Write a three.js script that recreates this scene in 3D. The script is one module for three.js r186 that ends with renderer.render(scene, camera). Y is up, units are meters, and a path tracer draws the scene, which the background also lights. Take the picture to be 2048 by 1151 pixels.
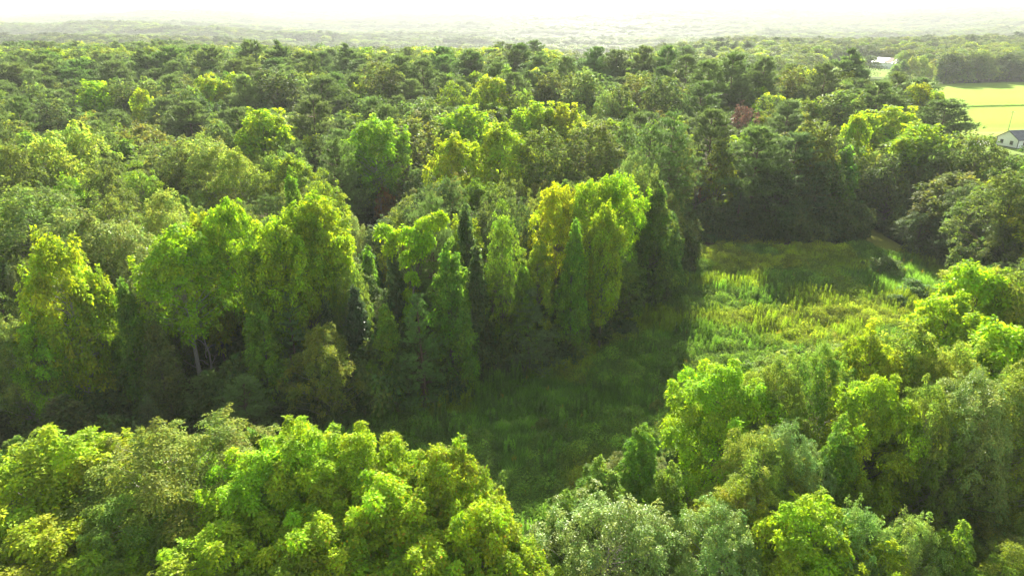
import * as THREE from 'three';

// ---------------------------------------------------------------- camera, sky, sun, exposure
const scene = new THREE.Scene();
const EYE = 38, FOCAL = 1384, PITCH = Math.atan((575.5 - 32) / FOCAL);      // focal length in pixels of the 2048-wide photograph
const camera = new THREE.PerspectiveCamera(2 * Math.atan(575.5 / FOCAL) * 180 / Math.PI, 2048 / 1151, 0.5, 9000);
camera.position.set(0, EYE, 0);
camera.rotation.set(-PITCH, 0, 0);
const renderer = new THREE.WebGLRenderer({ antialias: true });
renderer.toneMapping = THREE.LinearToneMapping;
renderer.toneMappingExposure = 5.1;
renderer.shadowMap.enabled = true;
const SUN_AZ = 7 * Math.PI / 180, SUN_EL = 27.5 * Math.PI / 180;               // in front of the lens, a little to its right
const sunDir = new THREE.Vector3(Math.sin(SUN_AZ) * Math.cos(SUN_EL), Math.sin(SUN_EL), -Math.cos(SUN_AZ) * Math.cos(SUN_EL));
const sun = new THREE.DirectionalLight(new THREE.Color().setRGB(1, 0.95, 0.83), 5);
sun.position.copy(sunDir).multiplyScalar(400);
sun.castShadow = true;
sun.shadow.camera.left = sun.shadow.camera.bottom = -300; sun.shadow.camera.right = sun.shadow.camera.top = 300; sun.shadow.camera.far = 1200;
sun.shadow.mapSize.set(4096, 4096);
scene.add(sun);
{ // hazy summer-morning sky: milky towards the horizon, wide glow round the sun, pale blue overhead
  const W = 512, Hh = 256, d = new Float32Array(W * Hh * 4);
  for (let j = 0; j < Hh; j++) for (let i = 0; i < W; i++) {
    const up = ((j + 0.5) / Hh - 0.5) * Math.PI, az = ((i + 0.5) / W - 0.5) * 2 * Math.PI;
    const v = [Math.cos(az) * Math.cos(up), Math.sin(up), Math.sin(az) * Math.cos(up)];
    const c = v[0] * sunDir.x + v[1] * sunDir.y + v[2] * sunDir.z, y = Math.max(0, v[1]);
    const low = Math.exp(-y * 3.2), glow = 0.28 * Math.exp(-Math.acos(Math.min(1, c)) * 2.6);
    const k = (j * W + i) * 4;
    d[k] = 0.09 + 0.15 * low + glow; d[k + 1] = 0.115 + 0.145 * low + glow * 0.98; d[k + 2] = 0.145 + 0.13 * low + glow * 0.9; d[k + 3] = 1;
  }
  const t = new THREE.DataTexture(d, W, Hh, THREE.RGBAFormat, THREE.FloatType);
  t.mapping = THREE.EquirectangularReflectionMapping; t.magFilter = THREE.LinearFilter; t.needsUpdate = true;
  scene.background = t; scene.environment = t;
}
scene.fog = new THREE.FogExp2(new THREE.Color().setRGB(0.97, 1.0, 0.95), 0.00017);

// ---------------------------------------------------------------- helpers
function rng(seed) { let a = seed | 0; return () => { a = (a + 0x6d2b79f5) | 0; let t = Math.imul(a ^ (a >>> 15), 1 | a); t = (t + Math.imul(t ^ (t >>> 7), 61 | t)) ^ t; return ((t ^ (t >>> 14)) >>> 0) / 4294967296; }; }
const R0 = rng(11);
const clamp = (x, a, b) => Math.min(b, Math.max(a, x)), lerp = (a, b, t) => a + (b - a) * t;
const sstep = (a, b, x) => { const t = clamp((x - a) / (b - a), 0, 1); return t * t * (3 - 2 * t); };
const hash2 = (i, j) => { let h = Math.imul(i, 374761393) ^ Math.imul(j, 668265263); h = Math.imul(h ^ (h >>> 13), 1274126177); return ((h ^ (h >>> 16)) >>> 0) / 4294967296; };
function vnoise(x, y) { const i = Math.floor(x), j = Math.floor(y), u = x - i, v = y - j, a = u * u * (3 - 2 * u), b = v * v * (3 - 2 * v); return lerp(lerp(hash2(i, j), hash2(i + 1, j), a), lerp(hash2(i, j + 1), hash2(i + 1, j + 1), a), b); }
const fbm = (x, y) => 0.5 * vnoise(x, y) + 0.28 * vnoise(x * 2.1 + 9, y * 2.1) + 0.22 * vnoise(x * 4.7, y * 4.7 + 5);
const SP = Math.sin(PITCH), CP = Math.cos(PITCH);
// the real lie of the land: level clearing and farmland, a wooded rise behind, low hills at the skyline
function ground(x, z) {
  const d = -z;
  let h = 7.5 * sstep(140, 260, d) * (1 - sstep(40, 150, x - (d - 200) * 0.1)) * (1 - 0.75 * sstep(330, 470, d) * sstep(-260, -80, x));
  h += 1.2 * (fbm(x / 40 + 3, z / 40) - 0.5) * sstep(30, 60, Math.abs(x)) * (1 - sstep(60, 130, x)) * sstep(40, 90, d) * sstep(0, 1, 1);
  const far = Math.hypot(x, z), a = x / Math.max(1, Math.abs(d)), east = sstep(0.12, 0.32, a);
  const near = 1 - sstep(0.2, 0.55, -a);                                     // the valley is deepest straight ahead
  h -= lerp(lerp(22, 42, near), 30, east) * sstep(lerp(380, 700, east), lerp(1100, 1500, east), far);
  h += sstep(550, 1300, far) * (fbm(x / 560 + 7, z / 250 + 2) - 0.46) * 62;
  h += sstep(2600, 4600, far) * (lerp(lerp(52, 74, near), 62, east) + 120 * (fbm(x / 1100 + 1.3, z / 900) - 0.47));
  h += sstep(1500, 3200, far) * 30 * sstep(0.48, 0.72, a);
  return h;
}
function ray(px, py) { const a = (px - 1024) / FOCAL, b = (575.5 - py) / FOCAL; return [a, CP * b - SP, -(CP + SP * b)]; }
function onPlane(px, py, h) { const d = ray(px, py), t = (h - EYE) / d[1]; return [d[0] * t, d[2] * t]; }
function project(x, y, z) { const yy = y - EYE, f = -(SP * yy + CP * z), u = CP * yy - SP * z; return [1024 + FOCAL * x / f, 575.5 - FOCAL * u / f, f]; }
// where a tree whose tip appears there stands, if it is that high
function stand(px, py, h) { let g = 0, p; for (let i = 0; i < 12; i++) { p = onPlane(px, py, g + h); g = lerp(g, ground(p[0], p[1]), 0.6); } return [p[0], g, p[1]]; }
const used = new Map();
function named(n) { const k = used.get(n) ?? 0; used.set(n, k + 1); return k ? n + '_' + String(k).padStart(3, '0') : n; }
function tag(o, label, category, group, kind) { if (label) o.userData.label = label; if (category) o.userData.category = category; if (group) o.userData.group = group; if (kind) o.userData.kind = kind; return o; }
function meshOf(name, geo, mat, parent) { const m = new THREE.Mesh(geo, mat); m.name = name; m.castShadow = m.receiveShadow = true; if (parent) parent.add(m); return m; }

// growing buffers for foliage and wood
class Buf {
  constructor() { this.p = []; this.c = []; this.i = []; this.uv = []; this.n = 0; }
  leaf(x, y, z, dx, dy, dz, nx, ny, nz, len, wid, r, g, b) {
    let sx = dy * nz - dz * ny, sy = dz * nx - dx * nz, sz = dx * ny - dy * nx;
    const l = wid * 0.5 / (Math.hypot(sx, sy, sz) || 1); sx *= l; sy *= l; sz *= l;
    const m = len * 0.42, f = wid * 0.14, mx = x + dx * m + nx * f, my = y + dy * m + ny * f, mz = z + dz * m + nz * f;
    this.p.push(x, y, z, mx + sx, my + sy, mz + sz, x + dx * len, y + dy * len, z + dz * len, mx - sx, my - sy, mz - sz);
    this.c.push(r, g, b, r, g, b, r, g, b, r, g, b);
    const k = this.n; this.i.push(k, k + 1, k + 2, k, k + 2, k + 3); this.n += 4;
  }
  blade(x, y, z, dx, dy, dz, len, sx, sz, wid, r, g, b) {       // a needle or grass blade: one long triangle
    this.p.push(x - sx * wid, y, z - sz * wid, x + sx * wid, y, z + sz * wid, x + dx * len, y + dy * len, z + dz * len);
    this.c.push(r, g, b, r, g, b, r * 1.1, g * 1.1, b * 1.1);
    const k = this.n; this.i.push(k, k + 1, k + 2); this.n += 3;
  }
  tube(pts, rad, sides) {
    const q = new THREE.Vector3(), a = new THREE.Vector3(), b = new THREE.Vector3();
    let run = 0; const k0 = this.n;
    for (let s = 0; s < pts.length; s++) {
      q.copy(pts[Math.min(s + 1, pts.length - 1)]).sub(pts[Math.max(s - 1, 0)]).normalize();
      a.set(Math.abs(q.y) > 0.8 ? 1 : 0, Math.abs(q.y) > 0.8 ? 0 : 1, 0).cross(q).normalize(); b.copy(q).cross(a);
      if (s) run += pts[s].distanceTo(pts[s - 1]);
      for (let k = 0; k <= sides; k++) {
        const t = k / sides * 2 * Math.PI, c = Math.cos(t) * rad[s], e = Math.sin(t) * rad[s];
        this.p.push(pts[s].x + a.x * c + b.x * e, pts[s].y + a.y * c + b.y * e, pts[s].z + a.z * c + b.z * e);
        this.uv.push(k / sides * Math.max(1, Math.round(rad[0] * 6)), run * 0.7);
      }
    }
    const w = sides + 1;
    for (let s = 0; s + 1 < pts.length; s++) for (let k = 0; k < sides; k++) { const i = k0 + s * w + k; this.i.push(i, i + 1, i + w, i + 1, i + w + 1, i + w); }
    this.n = k0 + pts.length * w;
  }
  geo(smooth) {
    const g = new THREE.BufferGeometry();
    g.setAttribute('position', new THREE.Float32BufferAttribute(this.p, 3));
    if (this.c.length) g.setAttribute('color', new THREE.Float32BufferAttribute(this.c, 3));
    if (this.uv.length) g.setAttribute('uv', new THREE.Float32BufferAttribute(this.uv, 2));
    g.setIndex(this.i);
    if (smooth) g.computeVertexNormals();
    this.p = this.c = this.i = this.uv = null;
    return g;
  }
}
const V = (x, y, z) => new THREE.Vector3(x, y, z);

// ---------------------------------------------------------------- materials
function noiseTexture(size, f, srgb) {
  const d = new Uint8Array(size * size * 4);
  for (let y = 0; y < size; y++) for (let x = 0; x < size; x++) { const c = f(x, y), k = (y * size + x) * 4; for (let i = 0; i < 3; i++) d[k + i] = clamp(Math.round(c[i] * 255), 0, 255); d[k + 3] = 255; }
  const t = new THREE.DataTexture(d, size, size); t.wrapS = t.wrapT = THREE.RepeatWrapping; t.magFilter = THREE.LinearFilter; if (srgb) t.colorSpace = THREE.SRGBColorSpace; t.needsUpdate = true; return t;
}
const barkGrain = noiseTexture(256, (x, y) => { const a = Math.abs(vnoise(x / 9 + 2 * vnoise(x / 30, y / 40), y / 46) - 0.5) * 2, b = vnoise(x / 3, y / 7); const v = 0.35 + 0.5 * a + 0.25 * b; return [v, v * 0.97, v * 0.93]; });
function bark(name, r, g, b) { const m = new THREE.MeshStandardMaterial({ map: barkGrain, bumpMap: barkGrain, bumpScale: 0.02, roughness: 0.95 }); m.name = name; m.color.setRGB(r, g, b); return m; }
const barkGrey = bark('grey bark', 0.20, 0.17, 0.135), barkPale = bark('pale bark', 0.52, 0.48, 0.41), barkPine = bark('pine bark', 0.19, 0.125, 0.085), barkDark = bark('dark bark', 0.10, 0.08, 0.06);
function foliage(name, transmission, coat, coatRough) {
  const m = new THREE.MeshPhysicalMaterial({ vertexColors: true, side: THREE.DoubleSide, roughness: 1, transmission, thickness: 0, clearcoat: coat, clearcoatRoughness: coatRough, specularIntensity: 0.2 });
  m.name = name; return m;
}
const leafSoft = foliage('leaf', 0.55, 0.12, 0.4), leafGloss = foliage('glossy leaf', 0.42, 0.4, 0.36), needleMat = foliage('pine needle', 0.3, 0.1, 0.4), grassMat = foliage('weed leaf', 0.55, 0.04, 0.5), dryLeaf = foliage('dry leaf', 0.3, 0, 0.5);

// ---------------------------------------------------------------- tree builders
// fineness: 0 foreground, 1 middle distance, 2 far canopy, 3 distant woods, 4 skyline woods
const FINE = [1, 0.32, 0.11, 0.045, 0.016], LEAF = [1, 1.75, 3, 4.2, 7];
const oval = (a, b) => (t) => Math.pow(Math.sin(Math.PI * Math.pow(clamp(t, 0, 1), a)), b);
const cone = (p) => (t) => Math.pow(1 - t, p) * Math.min(1, t * 7 + 0.35);
// h natural height, r natural crown radius, base where the crown begins, puff clump radii, tall clump stretch, leaf length, n leaves, col base colour (linear), var yellowing share
const KINDS = {
  poplar: { h: 16, r: 4.3, base: 0.18, prof: oval(1.1, 0.5), puffs: 58, puff: [0.7, 1.4], tall: 1.05, leaf: 0.2, n: 60000, col: [0.31, 0.43, 0.012], mat: leafSoft, bark: barkGrey, up: 0.55 },
  tulip: { h: 20, r: 4.3, base: 0.4, prof: oval(1.05, 0.42), puffs: 58, puff: [0.7, 1.45], tall: 1.05, leaf: 0.2, n: 56000, col: [0.285, 0.43, 0.012], mat: leafSoft, bark: barkGrey, up: 0.55 },
  yellowing: { h: 15, r: 4.2, base: 0.14, prof: oval(0.95, 0.5), puffs: 56, puff: [0.7, 1.35], tall: 1.1, leaf: 0.21, n: 60000, col: [0.28, 0.42, 0.01], mat: leafSoft, bark: barkGrey, up: 0.5, gold: 0.04 },
  maple: { h: 15, r: 5.2, base: 0.1, prof: oval(0.9, 0.5), puffs: 74, puff: [0.85, 1.5], tall: 0.9, leaf: 0.165, n: 72000, col: [0.215, 0.295, 0.035], mat: leafSoft, bark: barkPale, up: 0.8 },
  oak: { h: 17, r: 5.2, base: 0.08, prof: oval(0.95, 0.42), puffs: 78, puff: [0.9, 1.6], tall: 0.85, leaf: 0.19, n: 52000, col: [0.15, 0.225, 0.033], mat: leafSoft, bark: barkGrey, up: 0.7 },
  silver: { h: 13, r: 5, base: 0.15, prof: oval(0.85, 0.5), puffs: 90, puff: [0.7, 1.25], tall: 1.1, leaf: 0.145, n: 68000, col: [0.25, 0.37, 0.065], mat: leafGloss, bark: barkPale, up: 0.9 },
  gum: { cone: true, h: 16, r: 3.6, base: 0.06, prof: cone(0.62), puffs: 72, puff: [0.6, 1.15], tall: 1.15, leaf: 0.19, n: 50000, col: [0.17, 0.3, 0.02], mat: leafSoft, bark: barkGrey, up: 0.5 },
  locust: { h: 15, r: 4.2, base: 0.12, prof: oval(0.7, 0.7), puffs: 74, puff: [0.8, 1.4], tall: 0.42, leaf: 0.15, n: 50000, col: [0.2, 0.29, 0.02], mat: leafSoft, bark: barkGrey, up: 1.0 },
  glossy: { cone: true, h: 12, r: 2.2, base: 0.03, prof: cone(0.55), puffs: 64, puff: [0.5, 0.85], tall: 1.1, leaf: 0.2, n: 30000, col: [0.075, 0.12, 0.03], mat: leafGloss, bark: barkDark, up: 0.35 },
  cedar: { shoots: 0, cone: true, h: 12, r: 2.4, base: 0.0, prof: cone(0.75), puffs: 90, puff: [0.4, 0.75], tall: 1.7, leaf: 0.15, n: 40000, col: [0.1, 0.14, 0.035], mat: needleMat, bark: barkDark, up: 0.1, wid: 0.3 },
  dead: { h: 15, r: 4, base: 0.2, prof: oval(0.8, 0.6), puffs: 50, puff: [0.7, 1.2], tall: 1, leaf: 0.16, n: 20000, col: [0.19, 0.115, 0.08], mat: dryLeaf, bark: barkGrey, up: 0.3 },
  autumn: { h: 9, r: 2.2, base: 0.1, prof: oval(0.8, 0.6), puffs: 34, puff: [0.5, 0.9], tall: 1, leaf: 0.2, n: 14000, col: [0.34, 0.17, 0.02], mat: leafSoft, bark: barkGrey, up: 0.5, gold: 0.3 },
  bush: { shoots: 0, h: 3, r: 2, base: 0, prof: oval(0.6, 0.5), puffs: 22, puff: [0.35, 0.8], tall: 0.9, leaf: 0.16, n: 11000, col: [0.15, 0.24, 0.04], mat: leafSoft, bark: barkDark, up: 0.6 },
};
const protos = new Map();
function proto(kind, fine, variant) {
  const key = kind + fine + '_' + variant;
  if (!protos.has(key)) protos.set(key, kind === 'pine' ? buildPine(fine, variant) : kind === 'fan' ? buildFan(fine) : buildBroad(KINDS[kind], fine, rng(kind.length * 977 + kind.charCodeAt(0) * 31 + kind.charCodeAt(2) + fine * 7919 + variant * 104729)));
  return protos.get(key);
}
function fillPuff(B, K, fine, cx, cy, cz, pr, tall, n, rnd, tone, ox, oy, oz) {
  const len = K.leaf * LEAF[fine], per = fine > 2 ? 4 : fine ? 10 : 14, hue = 0.86 + 0.3 * rnd(), sprays = Math.max(3, Math.round(n / per)), wr = K.wid ?? 0.62;
  for (let s = 0; s < sprays; s++) {
    let ux = rnd() * 2 - 1, uy = rnd() * 2 - 1, uz = rnd() * 2 - 1, l = Math.hypot(ux, uy, uz) || 1;
    if (l > 1) { s--; continue; }
    ux = ux / l + ox * 0.55; uy = uy / l + oy * 0.4 + 0.38; uz = uz / l + oz * 0.55; l = Math.hypot(ux, uy, uz) || 1; ux /= l; uy /= l; uz /= l;
    const rr = pr * (rnd() < 0.09 ? 1 + 0.42 * rnd() : 0.52 + 0.5 * Math.sqrt(rnd()));
    const sx = cx + ux * rr, sy = cy + uy * rr * tall, sz = cz + uz * rr, sw = pr * 0.15 + len * 0.42, st = tone * (0.86 + 0.28 * rnd());
    // a twig with leaves to both sides, all lying more or less in one plane
    let vx = ux * 0.55 + (rnd() - 0.5) * 1.1, vy = uy * 0.55 + K.up * 1.1 + (rnd() - 0.5) * 0.8, vz = uz * 0.55 + (rnd() - 0.5) * 1.1, q = 1 / (Math.hypot(vx, vy, vz) || 1); vx *= q; vy *= q; vz *= q;
    let ax = ux + (rnd() - 0.5) * 1.3, ay = uy * 0.5 - 0.1 + (rnd() - 0.5) * 0.7 + (K.up < 0.2 ? 1.2 : 0), az = uz + (rnd() - 0.5) * 1.3, dn = ax * vx + ay * vy + az * vz; ax -= vx * dn; ay -= vy * dn; az -= vz * dn; q = 1 / (Math.hypot(ax, ay, az) || 1); ax *= q; ay *= q; az *= q;
    const bx = ay * vz - az * vy, by = az * vx - ax * vz, bz = ax * vy - ay * vx, sl = sw * 3.1;
    for (let k = 0; k < per; k++) {
      const o = (k + rnd()) / per - 0.4, e = (k & 1 ? 1 : -1), wd = (0.1 + 0.9 * rnd()) * sw * (0.95 - Math.abs(o)), th = (rnd() - 0.5) * sw * 0.7;
      const x = sx + ax * o * sl + bx * e * wd + vx * th, y = sy + ay * o * sl + by * e * wd + vy * th - o * o * sl * 0.4, z = sz + az * o * sl + bz * e * wd + vz * th;
      let nx = vx + (rnd() - 0.5) * 0.9, ny = vy + (rnd() - 0.5) * 0.9, nz = vz + (rnd() - 0.5) * 0.9; q = 1 / (Math.hypot(nx, ny, nz) || 1); nx *= q; ny *= q; nz *= q;
      let dx = ax * 0.6 + bx * e * 0.8 + (rnd() - 0.5) * 0.6, dy = ay * 0.6 + by * e * 0.8 - 0.22 + (rnd() - 0.5) * 0.5, dz = az * 0.6 + bz * e * 0.8 + (rnd() - 0.5) * 0.6;
      dn = dx * nx + dy * ny + dz * nz; dx -= nx * dn; dy -= ny * dn; dz -= nz * dn; q = 1 / (Math.hypot(dx, dy, dz) || 1); dx *= q; dy *= q; dz *= q;
      const L = len * (0.65 + 0.6 * rnd()), t = st * (0.66 + 0.68 * rnd()), yl = rnd();
      let r = K.col[0] * t * (0.88 + 0.34 * yl) * hue, g = K.col[1] * t, b = K.col[2] * t * (1.15 - 0.4 * yl);
      if (K.gold && rnd() < K.gold) { r = 0.4 * t; g = (0.22 + 0.14 * rnd()) * t; b = 0.012; }
      B.leaf(x, y, z, dx, dy, dz, nx, ny, nz, L, L * wr, r, g, b);
    }
  }
}
function limb(W, from, to, r0, r1, rnd, sides, sag) {
  const n = 5, pts = [], rad = [];
  for (let i = 0; i <= n; i++) { const t = i / n, p = from.clone().lerp(to, t); p.y += Math.sin(t * Math.PI) * sag * from.distanceTo(to); if (i && i < n) p.add(V(rnd() - 0.5, rnd() - 0.5, rnd() - 0.5).multiplyScalar(0.09 * from.distanceTo(to))); pts.push(p); rad.push(lerp(r0, r1, Math.pow(t, 0.8))); }
  W.tube(pts, rad, sides);
  return pts;
}
function buildBroad(K, fine, rnd) {
  const L = new Buf(), W = new Buf(), puffs = [], fh = K.h * (1 - K.base), yb = K.h * K.base, want = fine > 3 ? 14 : fine > 2 ? 26 : fine > 1 ? K.puffs : Math.round(K.puffs * 1.8), grow = fine > 3 ? 1.75 : fine > 2 ? 1.45 : fine > 1 ? 0.9 : 0.68;
  const lobes = [rnd() * 6.28, rnd() * 6.28, rnd() * 6.28], lop = (a, t) => 1 + 0.2 * Math.sin(a * 2 + lobes[0] + t * 4) + 0.17 * Math.sin(a * 3 + lobes[1] - t * 4) + 0.08 * Math.sin(a * 5 + lobes[2]);
  for (let tries = 0; tries < want * 40 && puffs.length < want; tries++) {
    const t = Math.pow(rnd(), 0.75), a = rnd() * 6.2832, pr = lerp(K.puff[0], K.puff[1], rnd()) * grow * (K.cone ? lerp(1.25, 0.6, t) : 1);
    const R = Math.max(0, K.r * K.prof(t) * lop(a, t) - pr * 0.55), rad = R * (rnd() < 0.3 ? Math.sqrt(rnd()) * 0.8 : 0.72 + 0.34 * rnd());
    const x = Math.cos(a) * rad, z = Math.sin(a) * rad, y = yb + pr * 0.5 + t * (fh - pr * (0.5 + K.tall * 0.85)), need = tries < want * 25 ? 0.62 : 0.4;
    if (puffs.some((p) => Math.hypot(p.x - x, (p.y - y) / Math.max(0.8, K.tall), p.z - z) < (p.r + pr) * need)) continue;
    puffs.push({ x, y, z, r: pr, t, a });
  }
  if (fine < 3 && K.shoots !== 0) for (const p of puffs.slice()) if (p.t > 0.3 && rnd() < 0.55) { const q = p.r * (0.8 + 0.7 * rnd()), o = Math.hypot(p.x, p.z) || 1; puffs.push({ x: p.x + p.x / o * q * 0.45 + (rnd() - 0.5) * 0.3, y: p.y + q * 0.95, z: p.z + p.z / o * q * 0.45 + (rnd() - 0.5) * 0.3, r: p.r * (0.3 + 0.2 * rnd()), t: p.t, a: p.a, tall: 1.9 }); }
  const lean = V((rnd() - 0.5) * 0.06 * K.h, 0, (rnd() - 0.5) * 0.06 * K.h), tip = V(lean.x, yb + fh * 0.86, lean.z), sides = fine > 2 ? 4 : fine > 1 ? 5 : 8, r0 = K.h * 0.0155;
  const tp = [], tr = [];
  for (let i = 0; i <= 8; i++) { const t = i / 8; tp.push(V(lean.x * t + Math.sin(t * 5 + lobes[0]) * 0.012 * K.h * t, tip.y * t - (i ? 0 : 0.4), lean.z * t + Math.cos(t * 4 + lobes[1]) * 0.012 * K.h * t)); tr.push(r0 * (i ? Math.pow(1 - t, 0.75) * 0.95 + 0.06 : 1.45)); }
  W.tube(tp, tr, sides);
  const share = (p) => p.r * p.r * (p.tall ? 1.7 : 1) * (0.38 + 0.62 * p.t), area = puffs.reduce((s, p) => s + share(p), 0), N = K.n * FINE[fine];
  for (const p of puffs) {
    if (fine < 3) { const s = clamp((p.y - (0.5 + 0.5 * rnd()) * Math.hypot(p.x, p.z) * 0.8) / tip.y, 0.12, 0.97), q = tp[Math.min(7, Math.floor(s * 8))].clone().lerp(tp[Math.min(8, Math.floor(s * 8) + 1)], s * 8 % 1), br = r0 * (0.16 + 0.3 * (1 - s)) * Math.min(1, p.r); limb(W, q, V(p.x, p.y - p.r * 0.1, p.z), br, br * 0.25, rnd, fine > 1 ? 3 : 5, 0.05); }
    const o = 1 / (Math.hypot(p.x, p.z, fh * 0.4) || 1);
    fillPuff(L, K, fine, p.x, p.y, p.z, p.r, p.tall ?? K.tall, N * share(p) / area, rnd, 0.78 + 0.44 * rnd(), p.x * o, (p.t - 0.35), p.z * o);
  }
  return { crown: L.geo(), trunk: W.geo(true), h: K.h, r: K.r, mat: K.mat, bark: K.bark };
}
function buildPine(fine, variant) {
  const rnd = rng(5000 + fine * 31 + variant * 17), h = 22, r = 4, L = new Buf(), W = new Buf(), young = variant === 2, base = young ? 0.04 : variant ? 0.2 : 0.34;
  const tp = [], tr = [];
  for (let i = 0; i <= 8; i++) { const t = i / 8; tp.push(V(Math.sin(t * 3 + variant) * 0.3 * t, h * 0.96 * t - (i ? 0 : 0.4), Math.cos(t * 2 + variant) * 0.3 * t)); tr.push(0.27 * (1 - t * 0.85) * (i ? 1 : 1.3)); }
  W.tube(tp, tr, fine > 1 ? 5 : 8);
  const len = [0.34, 0.46, 0.8, 1.3, 2.2][fine], per = [24, 18, 11, 7, 6][fine], whorls = [28, 27, 22, 13, 8][fine], wid = [0.02, 0.036, 0.09, 0.2, 0.45][fine];
  for (let w = 0; w < whorls; w++) {
    const t = base + (1 - base) * (w + rnd() * 0.8) / whorls, s = (t - base) / (1 - base), prof = young ? Math.pow(1 - s, 0.7) : Math.pow(Math.sin(Math.PI * Math.pow(clamp(s * 0.94 + 0.03, 0, 1), 0.72)), 0.65);
    const nb = 4 + Math.floor(rnd() * 3);
    for (let k = 0; k < nb; k++) {
      const a = rnd() * 6.2832, bl = Math.max(0.5, r * prof * (0.55 + 0.6 * rnd())), rise = lerp(-0.08, 0.75, s) + (rnd() - 0.5) * 0.35, q = V(Math.sin(t * 3 + variant) * 0.3 * t, h * 0.96 * t, Math.cos(t * 2 + variant) * 0.3 * t);
      const end = q.clone().add(V(Math.cos(a) * bl, rise * bl, Math.sin(a) * bl));
      if (fine < 3) limb(W, q, end, 0.07 * (1 - s * 0.6), 0.02, rnd, 3, -0.06);
      const tufts = Math.max(2, Math.round((2 + bl * 4.6) * [1, 1, 0.85, 0.7, 0.5][fine])), tone0 = 0.85 + 0.3 * rnd();
      for (let i = 0; i < tufts; i++) {
        const u = Math.pow(rnd(), 0.6), spread = 0.2 + 0.26 * bl * u;
        const c = q.clone().lerp(end, 0.28 + 0.74 * u).add(V((rnd() - 0.5) * 2 * spread, (rnd() - 0.3) * spread * 0.9, (rnd() - 0.5) * 2 * spread));
        let fx = Math.cos(a) * 0.7 + (rnd() - 0.5), fy = 0.75 + rnd() * 0.5, fz = Math.sin(a) * 0.7 + (rnd() - 0.5); const tone = tone0 * (0.8 + 0.4 * rnd());
        for (let m = 0; m < per; m++) {
          let dx = fx + (rnd() - 0.5) * 2.1, dy = fy + (rnd() - 0.5) * 1.9, dz = fz + (rnd() - 0.5) * 2.1, l = 1 / (Math.hypot(dx, dy, dz) || 1); dx *= l; dy *= l; dz *= l;
          const sl = rnd() * 6.28, tn = tone * (0.8 + 0.4 * rnd());
          L.blade(c.x - fx * len * 0.15 * m / per, c.y - fy * len * 0.15 * m / per, c.z - fz * len * 0.15 * m / per, dx, dy, dz, len * (0.75 + 0.5 * rnd()), Math.cos(sl), Math.sin(sl), wid, 0.165 * tn, 0.245 * tn, 0.05 * tn);
        }
      }
    }
  }
  return { crown: L.geo(), trunk: W.geo(true), h, r, mat: needleMat, bark: barkPine };
}
function buildFan(fine) {     // a tree whose few limbs spread into a wide fan of foliage over a bare stem
  const rnd = rng(77), K = KINDS.poplar, L = new Buf(), W = new Buf(), h = 18, fork = V(0.3, 10.5, 0);
  W.tube([V(-1, -0.4, 0), V(-0.7, 3, 0), V(-0.3, 6.5, 0.1), fork], [0.26, 0.2, 0.18, 0.15], 7);
  const ends = [[-3.1, 15.9, 0.4, 0.9], [-1.6, 15.2, -0.6, 0.85], [0.2, 15.6, 0.7, 1.05], [1.8, 16.2, -0.3, 1], [3.1, 16.9, 0.5, 0.95], [4, 17.1, -0.2, 0.7], [2.3, 15.2, 0.8, 0.8], [-2.3, 14.4, 0.6, 0.7], [0.9, 13.7, -0.5, 0.8], [-0.4, 13.3, 0.5, 0.8], [1.6, 14.2, 0, 0.7], [0.2, 11.4, 0.4, 0.6], [-0.5, 9.3, -0.3, 0.6], [-0.2, 7.8, 0.4, 0.75], [-0.9, 6.6, 0, 0.7], [0.3, 5.6, -0.4, 0.7]];
  for (const e of ends) { const c = V(e[0], e[1], e[2]); limb(W, e[1] > 12 ? fork : V(-0.4, Math.min(10, e[1] - 0.6), 0.1), c, 0.08, 0.02, rnd, 4, -0.04); fillPuff(L, K, fine, c.x, c.y, c.z, e[3], 0.75, 620, rnd, 1.0, c.x * 0.15, 0.4, c.z * 0.15); }
  return { crown: L.geo(), trunk: W.geo(true), h, r: 4.4, mat: leafSoft, bark: barkGrey };
}
const CALLED = { locust: 'feathery_tree', gum: 'pointed_tree', silver: 'silvery_tree', pine: 'pine_tree', cedar: 'conical_tree', glossy: 'glossy_tree', dead: 'browned_tree', autumn: 'autumn_tree', bush: 'shrub', fan: 'fan_shaped_tree' };
const one = new THREE.Matrix4();
const trees = [];       // every tree set so far: what fillers keep clear of
function plant(kind, fine, variant, x, y, z, h, r, turn, tint, label, group, barkMat) {
  const P = proto(kind, fine, variant), t = new THREE.Group();
  t.name = named(CALLED[kind] ?? 'broadleaf_tree');
  t.position.set(x, y, z); t.rotation.y = turn; t.scale.set(r / P.r, h / P.h, r / P.r);
  meshOf('trunk', P.trunk, barkMat ?? P.bark, t);
  const c = new THREE.InstancedMesh(P.crown, P.mat, 1);      // one crown, one tree: the single copy only carries the leaf colour of this tree
  c.name = 'crown'; c.setMatrixAt(0, one); c.setColorAt(0, new THREE.Color().setRGB(...tint)); c.castShadow = c.receiveShadow = true; t.add(c);
  tag(t, label, kind === 'bush' ? 'shrub' : 'tree', group);
  scene.add(t);
  return t;
}

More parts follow.
